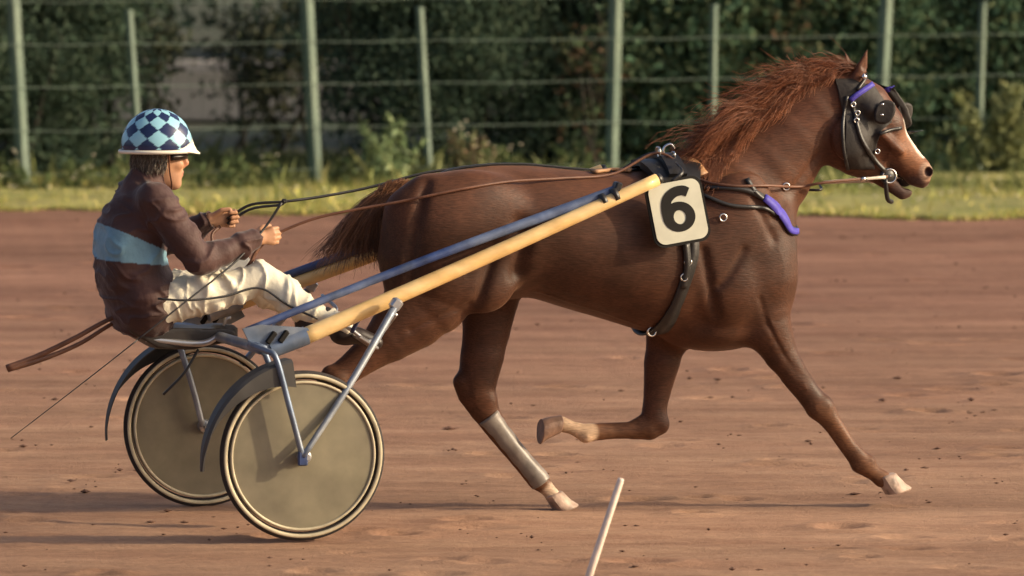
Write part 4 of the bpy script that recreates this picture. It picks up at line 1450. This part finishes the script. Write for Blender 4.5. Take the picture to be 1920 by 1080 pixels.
# =================================================================== SULKY
sulky = thing('sulky', 'two wheeled racing sulky with yellow wooden shafts behind the horse', 'sulky', (0, 0, 0))
WR = .350
def mir(p, s):
    p = np.array(p, float)
    p[..., 1] = s * np.abs(p[..., 1])
    return p
for s in (-1, 1):
    c = np.array([0 if s < 0 else -.05, s * .70, WR])
    rim = MB()
    for f in (-1, 1):
        rim.add(*lathe([(.297, f*.012), (.299, f*.019), (.304, f*.0215), (.309, f*.019), (.311, f*.012)], c, 'y', 96))
    wheel = part('wheel', rim.get(), mt_rim, sulky)
    tp = [(.333 + .0185*math.cos(a), .0195*math.sin(a)) for a in np.linspace(0, 2*math.pi, 16, endpoint=False)]
    part('tyre', lathe(tp, c, 'y', 96), mt_tyre, sulky, wheel)
    sw = MB()
    for f in (-1, 1):
        sw.add(*lathe([(.322, f*.0172), (.327, f*.0208), (.335, f*.0207), (.340, f*.0175)], c, 'y', 96))
    part('sidewall', sw.get(), mt_rim, sulky, wheel)
    part('disc_cover', lathe([(.0005, -.022), (.05, -.0215), (.18, -.018), (.299, -.014), (.299, .014), (.18, .018), (.05, .0215), (.0005, .022)], c, 'y', 72, False), mt_disc, sulky, wheel, autos=30)
    part('hub', lathe([(.0005, -.085), (.011, -.085), (.013, -.078), (.013, -.05), (.026, -.046), (.030, -.036), (.030, .036), (.026, .046), (.013, .05), (.013, .078), (.011, .085), (.0005, .085)], c, 'y', 20, False), mt_alu, sulky, wheel, autos=40)
    # fork stays
    dx = c[0]
    hubp = Q(567, 856, -.77)
    rt_ = Q(515, 672, -.73)
    ft_ = Q(748, 578, -.62)
    pl_ = Q(466, 645, -.55)
    def S(p, y):
        return np.array([p[0] + dx, s * y, p[2]])
    part('rear_stay', tube(spline([S(hubp, .775), S((hubp*.5+rt_*.5), .768), S(rt_, .755), S(rt_ + (-.03, 0, .03), .72), S(pl_, .58)], 24), .0125, 10), mt_bluegrey, sulky)
    part('front_stay', tube(spline([S(hubp, .778), S((hubp*.5+ft_*.5), .70), S(ft_, .56)], 16), np.linspace(.0125, .0165, 16), 10), mt_bluegrey, sulky)
    part('inner_stay', tube(spline([S(hubp, .628), S((hubp*.5+rt_*.5), .632), S(rt_ + (-.02, 0, .02), .64), S(pl_, .56)], 20), .013, 10), mt_bluegrey, sulky)
    part('axle_lug', box(S(hubp, .775) + (.0, 0, -.008), (.040, .022, .06), bev=.005), mt_blue, sulky, autos=40)
    part('stay_cap', box(S(ft_, .555) + (.006, 0, .012), (.045, .045, .05), np.array([[.8, 0, .6], [0, 1, 0], [-.6, 0, .8]]), bev=.008), mt_alu, sulky, autos=40)
    # mudguard
    A = np.radians(np.linspace(98, 187, 40))
    tt = np.linspace(0, 1, 40)
    Ro = .405 + .03 * tt**2
    wid = np.interp(tt, [0, .3, .8, 1], [.070, .066, .036, .012])
    sk = np.interp(tt, [0, .2, .45, .68, .9, 1], [.115, .085, .052, .022, .008, .004])
    V = []
    for a, R, w, k in zip(A, Ro, wid, sk):
        u = np.array([math.cos(a), 0, math.sin(a)])
        yo, yi = s*min(w, .058), -s*w*.7
        prof = [(R-k, yo+s*.003), (R-.012, yo+s*.003), (R, yo-s*.010), (R, yi), (R-.005, yi), (R-.005, yo-s*.012), (R-.014, yo-s*.002), (R-k, yo-s*.002)]
        for rr, yy in prof:
            V.append(c + u*rr + np.array([0, yy, 0]))
    F = [(i*8+j, i*8+(j+1) % 8, (i+1)*8+(j+1) % 8, (i+1)*8+j) for i in range(39) for j in range(8)] + [tuple(range(8)), tuple(39*8+j for j in range(8))]
    part('mudguard', (np.array(V), F), mt_guard, sulky, autos=40)
    # shafts
    a, b = mir(Q(560, 636, -.50), s), mir(Q(1232, 337, -.37), s)
    lift = np.array([0, 0, .075 if s > 0 else 0])
    a = a + lift
    mid = (a + b) / 2 + np.array([0, 0, -.004])
    sh = part('shaft', tube(spline([a, mid, b], 26), np.linspace(.0365, .0270, 26), 16), mt_yellow, sulky)
    part('shaft_tip', tube([b - (b-a)*.004, b + (b-a)*.012], [.026, .02], 14), mt_leather, sulky, sh)
    a2, b2 = mir(Q(462, 620, -.50), s), mir(Q(1158, 356, -.36), s)
    ln2 = spline([a2, (a2 + b2)/2 + np.array([0, 0, .012]), b2], 24)
    up_ = part('upper_rail', tube(ln2, np.linspace(.015, .0235, 24), 12), mt_blue, sulky)
    for px in (1130, 1152):
        q = mir(Q(px, 345 + (1215 - px)*.446 - 6, -.385), s)
        d = (b - a)/np.linalg.norm(b - a)
        part('shaft_strap', tube([q - d*.011, q + d*.011], .0335, 14), mt_leather, sulky, sh)
    q = mir(Q(1152, 362, -.37), s)
    part('shaft_clamp', box(q, (.03, .055, .10), np.array([[.92, 0, .38], [0, 1, 0], [-.38, 0, .92]]), bev=.006), mt_leather, sulky, sh, autos=40)
    # sleeve and gusset plate at the rear of the shaft
    sv0, sv1 = mir(Q(506, 656, -.50), s), mir(Q(574, 629, -.50), s)
    slv = part('sleeve', tube([sv0 + lift, sv1 + lift], [.038, .040], 16), mt_bluegrey, sulky, autos=40)
    g = [Q(x, y, -.50) for x, y in ((452, 616), (486, 608), (574, 614), (582, 628), (508, 668), (470, 652))]
    gp = [(p[0], p[2]) for p in g]
    part('gusset_plate', prism(gp, .012, ((0, s*.525, 0), (1, 0, 0), (0, 0, 1), (0, 1, 0))), mt_bluegrey, sulky, slv, smooth=False)
    for (x, y) in ((505, 632), (528, 630)):
        e = Q(x, y, -.50)
        R = np.array([[.80, 0, .6], [0, 1, 0], [-.6, 0, .80]])
        part('slot', box((e[0], s*.531, e[2]), (.022, .02, .058), R, bev=.004), mt_black, sulky, slv, autos=40)
    bx_ = mir(Q(488, 650, -.55), s)
    part('bolt', lathe([(.0005, -.012), (.012, -.012), (.012, .012), (.0005, .012)], bx_ + (0, s*.0, 0), 'y', 8, False), mt_alu, sulky, autos=40)
    # foot rest
    fr = [mir(Q(x, y, -.40), s) for x, y in ((640, 606), (664, 622), (690, 640), (712, 628), (730, 606), (748, 584))]
    fr[-1] = mir(Q(742, 590, -.555), s)
    part('foot_rest', tube(spline(fr, 26), .0085, 8), mt_alu, sulky)
    fp = mir(Q(684, 640, -.36), s)
    part('foot_plate', box(fp, (.10, .13, .014), np.array([[.84, 0, .54], [0, 1, 0], [-.54, 0, .84]]), bev=.004), mt_alu, sulky, autos=40)
    fb = [mir(Q(660, 622, -.40), s), mir(Q(672, 600, -.45), s), mir(Q(690, 582, -.50), s)]
    part('foot_bracket', tube(spline(fb, 10), .010, 8), mt_blue, sulky)
rt_ = Q(515, 672, -.73)
rtn, rtf = np.array([rt_[0]-.03, -.66, rt_[2]+.03]), np.array([rt_[0]-.06, .66, rt_[2]+.03])
part('axle_arch', tube(spline([rtn, (rtn+rtf)/2 + np.array([-.02, -.3, .012]), (rtn+rtf)/2 + np.array([-.02, .3, .012]), rtf], 30), .022, 12), mt_bluegrey, sulky)
cr = (rtn + rtf)/2
for s in (-1, 1):
    part('seat_rail', tube(spline([cr + (-.02, s*.11, .02), Q(360, 640, 0) + (0, s*.12, 0), Q(262, 632, 0) + (0, s*.10, 0)], 14), .014, 10), mt_alu, sulky)
part('seat_clamp', box(cr + (.01, -.06, .02), (.10, .10, .075), bev=.012), mt_guard, sulky, autos=40)
part('clamp_bolt', tube(spline([cr + (0, -.09, .05), cr + (.01, -.10, .085), cr + (.03, -.10, .09)], 8), .007, 8), mt_alu, sulky)
part('drop_strap', tube(spline([Q(372, 655, -.1), Q(345, 700, -.1), Q(306, 740, -.1)], 10), .006, 6), mt_leather, sulky)
sv = Vol((-.70, -.30, .70), (-.02, .30, 1.0), .008)
sv.chain(ch([(246, 606, 22), (292, 624, 28), (350, 628, 26), (418, 624, 17)], 0), sy=3.8, k=.02)
sv.chain(ch([(290, 585, 30), (380, 588, 26)], 0), sy=3.0, k=.03, sub=True)
part('seat', sv.mesh(2), mt_seat, sulky)

# =================================================================== DRIVER
def sym(p, y):
    p = np.array(p, float)
    p[1] = y
    return p
person = thing('person', 'driver in maroon jacket with blue band seated on the sulky holding reins', 'person', Q(320, 598, 0))
shc = Q(272, 372, 0)
hipc = Q(276, 572, 0)
el_n, wr_n = Q(374, 490, -.25), Q(472, 450, -.17)
el_f, wr_f = sym(el_n, .26) + np.array([-.04, 0, .03]), Q(388, 416, .13)
kn_n, an_n = Q(490, 523, -.17), Q(634, 606, -.27)
R_ = lambda p, r: [p[0], p[1], p[2], r]
arms = {}
for s, el, wr in ((-1, el_n, wr_n), (1, el_f, wr_f)):
    sh = sym(shc, s*.185)
    arms[s] = [R_(sh, .062), R_(sh*.5+el*.5, .056), R_(el, .049), R_(el*.5+wr*.5, .042), R_(wr, .030)]
legs = {}
for s in (-1, 1):
    hp, kn, an = sym(hipc, s*.095), sym(kn_n, s*.165), sym(an_n, s*.27)
    legs[s] = [R_(hp, .098), R_(hp*.5+kn*.5, .084), R_(kn, .066), R_(kn*.6+an*.4 + np.array([-.01, 0, -.012]), .062), R_(an, .040)]
torso = ch([(270, 566, 54), (256, 506, 56), (253, 446, 60), (264, 396, 54), (274, 372, 34)], 0)
headc = Q(300, 298, 0)

def hand(vol, wr, f, up, out, sc=1.0):
    f, up, out = [np.asarray(a, float)/np.linalg.norm(a) for a in (f, up, out)]
    kn = []
    for i, (u, l, r) in enumerate(((.030, .082, .0105), (.010, .086, .0108), (-.010, .083, .0105), (-.028, .076, .0095))):
        K = wr + f*l*sc + up*u*sc
        vol.chain([R_(wr + up*u*.5*sc, .017), R_(wr*.45+K*.55 - out*.004, .0145), R_(K, r*1.12)], k=.010)
        L = (.90, 1.0, .95, .78)[i]
        p1 = K + (f*.030 - out*.012)*L*sc
        p2 = p1 + (-f*.004 - out*.028)*L*sc
        p3 = p2 + (-f*.026 - out*.004)*L*sc
        vol.chain([R_(K, r), R_(p1, r*.92), R_(p2, r*.86), R_(p3, r*.78)], k=.0035)
    b0 = wr + f*.018*sc + up*.020*sc - out*.008
    b1 = b0 + f*.030*sc + up*.022*sc - out*.014
    b2 = b1 + f*.034*sc + up*.002*sc - out*.006
    vol.chain([R_(b0, .0145), R_(b1, .0115), R_(b2, .0095)], k=.006)

bv = Vol((-.78, -.34, .60), (.62, .34, 1.74), .0048)
bv.chain(torso, sy=1.30, k=.03, grow=-.018)
for s in (-1, 1):
    bv.chain(arms[s], k=.03, grow=-.016)
    bv.chain(legs[s], k=.03, grow=-.018)
    an = np.array(legs[s][-1][:3])
    bv.chain([R_(an, .028), R_(an + (.05, 0, -.05), .026), R_(an + (.15, 0, -.075), .02)], k=.02)
bv.chain([R_(Q(270, 372, 0), .058), R_(Q(288, 330, 0), .052)], k=.03)
bv.ell(headc + (-.004, 0, .018), (.098, .076, .108), .0, k=.02)
bv.ell(headc + (.030, 0, -.062), (.062, .056, .062), .3, k=.03)         # jaw
bv.ell(headc + (.064, 0, -.108), (.024, .026, .020), 0, k=.03)          # chin
bv.chain([R_(headc + (.094, 0, .022), .010), R_(headc + (.112, 0, -.018), .0135), R_(headc + (.100, 0, -.030), .011)], k=.016)   # nose
bv.ell(headc + (.086, 0, .034), (.018, .052, .012), 0, k=.016)          # brow
bv.ell(headc + (.090, 0, -.056), (.012, .024, .007), 0, k=.008)         # upper lip
bv.ell(headc + (.088, 0, -.070), (.011, .021, .007), 0, k=.008)         # lower lip
bv.chain([R_(headc + (.102, -.02, -.063), .002), R_(headc + (.102, .02, -.063), .002)], k=.004, sub=True)
for s in (-1, 1):
    bv.ell(headc + (.092, s*.032, .008), (.014, .020, .013), 0, k=.012, sub=True)
    bv.ell(headc + (.074, s*.036, .008), (.013, .013, .012), 0, k=.004)
    bv.ell(headc + (.066, s*.046, -.022), (.024, .018, .02), 0, k=.02)  # cheek bone
    bv.ell(headc + (-.012, s*.080, -.012), (.020, .010, .032), -.15, k=.012)   # ear
    bv.ell(headc + (-.008, s*.088, -.010), (.009, .008, .017), -.15, k=.005, sub=True)
fn_ = (wr_n - el_n)
hand(bv, wr_n + fn_/np.linalg.norm(fn_)*.018, (.96, .10, .10), (-.16, .02, 1), (0.05, -1, .05))
ff_ = (wr_f - el_f)
hand(bv, wr_f + ff_/np.linalg.norm(ff_)*.014, (.97, -.05, .08), (-.05, -.10, 1), (.05, 1, .10))
BV, BF = bv.mesh(1)
BC = np.tile(np.array([[.46, .235, .125]]), (len(BV), 1)) * (1 + .12*fbm(BV, 25, 5, 3))[:, None]
BC = mixc(BC, (.40, .12, .085), sstep(.022, .010, np.linalg.norm((BV - (headc + np.array([.098, 0, -.063])))*np.array([1, .5, 1.4]), axis=1)))
BC = mixc(BC, (.48, .19, .11), sstep(.03, .012, np.linalg.norm(BV - (headc + np.array([.115, 0, -.02])), axis=1))*.7)
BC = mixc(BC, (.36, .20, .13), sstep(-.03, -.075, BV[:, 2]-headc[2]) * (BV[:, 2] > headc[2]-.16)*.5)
pbody = part('body', (BV, BF), mt_skin, person, col=BC)

def fold(V, F, amp, freq, seed, aniso=(1, 1, 1)):
    """push vertices along their normals with smooth noise: cloth folds"""
    me = np_mesh('tmp', V, F)
    n = np.empty(len(V)*3, np.float32)
    me.vertex_normals.foreach_get('vector', n)
    bpy.data.meshes.remove(me)
    n = n.reshape(-1, 3)
    w = fbm(V*np.array(aniso), freq, seed, 2)
    w2 = fbm((V + .03*w[:, None])*np.array(aniso), freq*1.7, seed + 1, 2)
    w = .6*w + 1.1*((1 - np.abs(w2))**4 - .4)
    return V + n*(amp*w)[:, None]

jv = Vol((-.80, -.36, .80), (.20, .36, 1.72), .0062)
jv.chain(torso, sy=1.32, k=.03)
jv.chain([R_(sym(shc, -.165), .066), R_(sym(shc, .165), .066)], k=.06)
jv.ell(Q(214, 470, 0), (.075, .18, .20), -.05, k=.07)                   # rounded back
jv.chain(ch([(262, 556, 62), (266, 580, 60)], 0), sy=1.5, k=.05)       # hem
for s in (-1, 1):
    A = arms[s]
    jv.chain(A, k=.05, grow=.013)
    el = np.array(A[2][:3])
    wr = np.array(A[4][:3])
    jv.chain([R_(wr + (el-wr)*.18, .054), R_(wr + (wr-el)*.01, .045)], k=.015)
    for t, g in ((.12, .014), (.45, .018), (.80, .020)):                 # rucked sleeve
        q = el + (wr - el)*t
        jv.chain([R_(q, A[2][3]*.98 + g - t*.012), R_(q + (wr-el)*.07, A[2][3]*.96 + g*.6 - t*.012)], k=.012)
    jv.chain([R_(wr + (wr-el)*.035, .032), R_(wr + (wr-el)*.5, .032)], k=.006, sub=True)
# collar
jv.chain([R_(Q(262, 352, 0), .080), R_(Q(284, 322, 0), .074)], k=.03)
jv.chain([R_(Q(304, 316, 0), .060), R_(Q(330, 266, 0), .085)], k=.015, sub=True)
JV, JF = jv.mesh(2)
JV = fold(JV, JF, .010, 17, 17, (1.1, .6, 1.4))
JC = np.tile(np.array([[.058, .024, .019]]), (len(JV), 1)) * (1 + .15*fbm(JV, 9, 6, 3))[:, None]
arm_d = np.minimum(seg_dist(JV, arms[-1][1:]), seg_dist(JV, arms[1][1:]))
tq = JV[:, 0]
b0, b1 = Q(184, 420, 0), Q(300, 470, 0)
b2, b3 = Q(184, 484, 0), Q(300, 494, 0)
zt = b0[2] + (b1[2] - b0[2]) * np.clip((tq - b0[0])/(b1[0]-b0[0]), -.3, 1.5)
zb = b2[2] + (b3[2] - b2[2]) * np.clip((tq - b2[0])/(b3[0]-b2[0]), -.3, 1.5)
band = (JV[:, 2] < zt + .004) & (JV[:, 2] > zb) & (arm_d > .082)
JC = mixc(JC, (.17, .32, .40), band.astype(float))
jk = part('jacket', (JV, JF), mt_jacket, person, col=JC, label='maroon jacket with a light blue band round the chest')

tv = Vol((-.72, -.36, .66), (.52, .36, 1.12), .0062)
tv.chain(ch([(272, 572, 52), (284, 578, 46)], 0), sy=1.6, k=.03)
for s in (-1, 1):
    L = legs[s]
    tv.chain(L, k=.03)
    kn, an, hp = [np.array(L[i][:3]) for i in (2, 4, 0)]
    tv.chain([R_(kn + (.0, 0, .018), .055), R_(kn + (an-kn)*.3 + (.0, 0, .02), .048)], k=.03)
    for t in (.25, .5, .72):
        q = hp + (kn - hp)*t
        tv.chain([R_(q + (.03, s*.05, -.05), .018), R_(q + (-.02, s*.075, .02), .016), R_(q + (-.05, s*.05, .07), .012)], k=.02)
    tv.chain([R_(an + (kn-an)*.1, .046), R_(an + (an-kn)*.06, .046)], k=.02)
TV, TF = tv.mesh(2)
TV = fold(TV, TF, .009, 18, 27, (1.5, .6, .9))
part('trousers', (TV, TF), mt_trouser, person)
for s in (-1, 1):
    an = np.array(legs[s][-1][:3])
    kn = np.array(legs[s][2][:3])
    fv = Vol(an - (.16, .10, .20), an + (.28, .10, .16), .006)
    fv.chain([R_(an + (kn-an)*.16, .040), R_(an, .040), R_(an + (.03, 0, -.045), .042)], k=.02)
    fv.chain([R_(an + (.0, 0, -.05), .034), R_(an + (.09, 0, -.055), .036), R_(an + (.165, 0, -.085), .030)], sy=1.05, k=.03)
    part('boot', fv.mesh(2), mt_boots, person)

# helmet
hc = Q(294, 274, 0)
HA, HB, HZ = .152, .124, .157
nu, nv = 168, 72
V, C = [], []
for j in range(nv + 1):
    ph = -.06 + (math.pi/2 + .06) * j/nv
    for i in range(nu):
        a = 2*math.pi*i/nu
        r = math.cos(ph) if ph > 0 else 1.0
        V.append(hc + np.array([HA*r*math.cos(a), HB*r*math.sin(a), HZ*math.sin(ph)]))
V = np.array(V)
F = [(j*nu+i, j*nu+(i+1) % nu, (j+1)*nu+(i+1) % nu, (j+1)*nu+i) for j in range(nv) for i in range(nu)]
d = (V - hc) / np.array([HA, HB, HZ])
# lozenge pattern laid over the shell
pu = np.arctan2(d[:, 0], -d[:, 1]) * 5.0 / math.pi * .98
pv = np.arcsin(np.clip(d[:, 2], -1, 1)) * 2.05 * 1.02
pu = pu * 1.0
ck = (np.floor(pu + pv + .25) + np.floor(pu - pv + .25)) % 2
lt, dk = np.array([.29, .56, .66]), np.array([.012, .022, .075])
C = np.where(ck[:, None] > 0, lt, dk)
hm = part('helmet', (V, F), mt_helmet, person, col=C, label='helmet with navy and light blue lozenges')
rp = [hc + np.array([(HA+.003)*math.cos(a), (HB+.003)*math.sin(a), -.020]) for a in np.linspace(0, 2*math.pi, 64)]
part('helmet_rim', tube(rp, .0085, 10, False), mt_helmwhite, person, hm)
pk = MB()
n = 21
Vp = []
for k, (ex_, dz, t) in enumerate(((-.004, .050, 0), (.006, .018, 0), (.018, -.006, 0), (.032, -.018, 0), (.031, -.024, 0), (.014, -.016, 0), (.0, -.020, 0), (-.010, -.02, 0))):
    for i in range(n):
        a = math.radians(-62 + 124*i/(n-1))
        fall = max(math.cos(a*1.45), 0)**.8
        Vp.append(hc + np.array([(HA + ex_*fall)*math.cos(a), (HB + ex_*fall)*math.sin(a), -.012 + dz*max(fall, .15)]))
Fp = [(k*n+i, k*n+i+1, (k+1)*n+i+1, (k+1)*n+i) for k in range(7) for i in range(n-1)] + [(7*n+i, 7*n+i+1, i+1, i) for i in range(n-1)]
part('helmet_peak', (np.array(Vp), Fp), mt_helmwhite, person, hm)
gp_ = [headc + np.array([.088*math.cos(a)+.014, .082*math.sin(a), .012]) for a in np.linspace(-1.45, 1.45, 20)]
part('goggles', tube(spline(gp_, 30), .017, 10, True, 1.0), mt_lens, person)
st_ = [hc + np.array([.02, s_*.125, -.02]) for s_ in (-1, 1)]
chin = headc + np.array([.045, 0, -.128])
part('chin_strap', tube(spline([st_[0], headc + (.02, -.080, -.04), headc + (.035, -.058, -.100), chin, headc + (.035, .058, -.100), headc + (.02, .080, -.04), st_[1]], 40), .004, 6), mt_brown, person)
def driver_hair():
    r = np.random.default_rng(91)
    n = 1500
    a = r.uniform(math.radians(82), math.radians(278), n)
    z = r.uniform(-.035, .030, n)
    root = headc + np.stack([.094*np.cos(a) - .004, .076*np.sin(a), z], 1)
    ln = r.uniform(.018, .042, n)
    out = np.stack([np.cos(a), np.sin(a), np.zeros(n)], 1)
    e = root + out*(ln*.22)[:, None] + np.stack([-.25*ln, 0*ln, -ln*.95], 1) + r.normal(0, .006, (n, 3))
    P = np.stack([root, root + out*.018, e + out*.012 + np.array([0, 0, .02]), e], 1)
    return bez(P, np.linspace(0, 1, 7))
G = driver_hair()
V, F = strands(G, .0022, .001)
cc = np.array([(.17, .14, .11), (.10, .08, .06), (.24, .21, .17)])[np.random.default_rng(3).integers(0, 3, len(G))]
part('hair', (V, F), mt_hairgrey, person, col=np.repeat(np.repeat(cc, 7, 0), 3, 0))

# =================================================================== REINS AND WHIP
reins = thing('reins', 'brown leather reins from the hands of the driver along the horse back to the bit', 'reins', Q(470, 500, 0))
hn = wr_n + np.array([.085, .03, .012])
hf = wr_f + np.array([.08, -.03, .012])
pts = [hn, Q(600, 407, -.17), Q(745, 379, -.22)]
pts += [near(x, y, .012) for x, y in ((800, 368), (880, 352), (960, 340), (1060, 334), (1150, 326))]
pts += [Q(1234, 291, -.06) + (0, -.012, .01), near(1306, 334, .012)]
pts += [near(x, y, .012) for x, y in ((1370, 348), (1440, 348), (1500, 350))] + [Q(1548, 342, -.105), near(1664, 331, .018)]
part('rein', tube(spline(pts, 110), .0065, 6, True, .6), mt_brown, reins)
pts = [hf, Q(470, 384, .06), Q(533, 378, .03), Q(600, 369, .05), Q(690, 352, .08), Q(790, 326, .09)]
pts += [hv.hit((Q(x, 330, .10)[0], .10, 1.1), (0, 0, 1), .6, .012) for x in (860, 960, 1060, 1150)]
pts += [Q(1234, 291, .06) + (0, .012, .01), near(1306, 334, .012, 1)]
pts += [near(x, y, .012, 1) for x, y in ((1370, 348), (1440, 348), (1500, 350))] + [Q(1548, 342, .105), near(1664, 331, .018, 1)]
part('rein', tube(spline(pts, 110), .0065, 6, True, .6), mt_leather, reins)
part('hand_loop', tube(spline([hf + (0, 0, -.02), Q(470, 392, .06), Q(525, 384, .03), Q(533, 376, .02)], 14), .006, 6), mt_leather, reins)
part('rein_buckle', box(Q(533, 377, .025), (.022, .014, .02), bev=.004), mt_leather, reins, autos=40)
part('rein_tail', tube(spline([hn + (-.03, 0, -.03), Q(478, 476, -.15), Q(466, 498, -.15), Q(440, 520, -.13), Q(380, 555, -.16)], 20), .009, 6, True, .5), mt_brown, reins)
part('rein_tail', tube(spline([hf + (-.03, 0, -.03), Q(398, 440, .08), Q(400, 470, .06), Q(396, 520, .0)], 16), .008, 6, True, .5), mt_brown, reins)
part('rein_tail', tube(spline([Q(296, 560, -.285), Q(350, 563, -.295), Q(420, 556, -.275), Q(486, 540, -.25), Q(540, 572, -.27), Q(596, 598, -.31)], 30), .0055, 6, True, .6), mt_leather, reins)
lp = [Q(300, 586, -.06), Q(222, 592, -.03), Q(140, 634, -.02), Q(70, 668, 0), Q(12, 690, 0)]
part('rein_end', tube(spline(lp, 24), np.linspace(.008, .013, 24), 8, True, .5), mt_brown, reins)
lp = [Q(300, 590, .06), Q(226, 600, .03), Q(150, 644, .02), Q(78, 674, 0), Q(14, 693, 0)]
part('rein_end', tube(spline(lp, 24), np.linspace(.007, .012, 24), 8, True, .5), mt_brown, reins)

wp = spline([Q(528, 380, -.17), Q(494, 430, -.175), Q(440, 492, -.25), Q(340, 572, -.335), Q(262, 634, -.36), Q(150, 722, -.36), Q(20, 822, -.36)], 50)
whip = thing('whip', 'thin dark driving whip held in the near hand and pointing back to the ground', 'whip', Q(494, 430, -.175))
part('stock', tube(wp[:34], np.linspace(.006, .003, 34), 7), mt_leather, whip)
part('lash', tube(wp[33:], np.linspace(.003, .0016, 17), 6), mt_leather, whip)
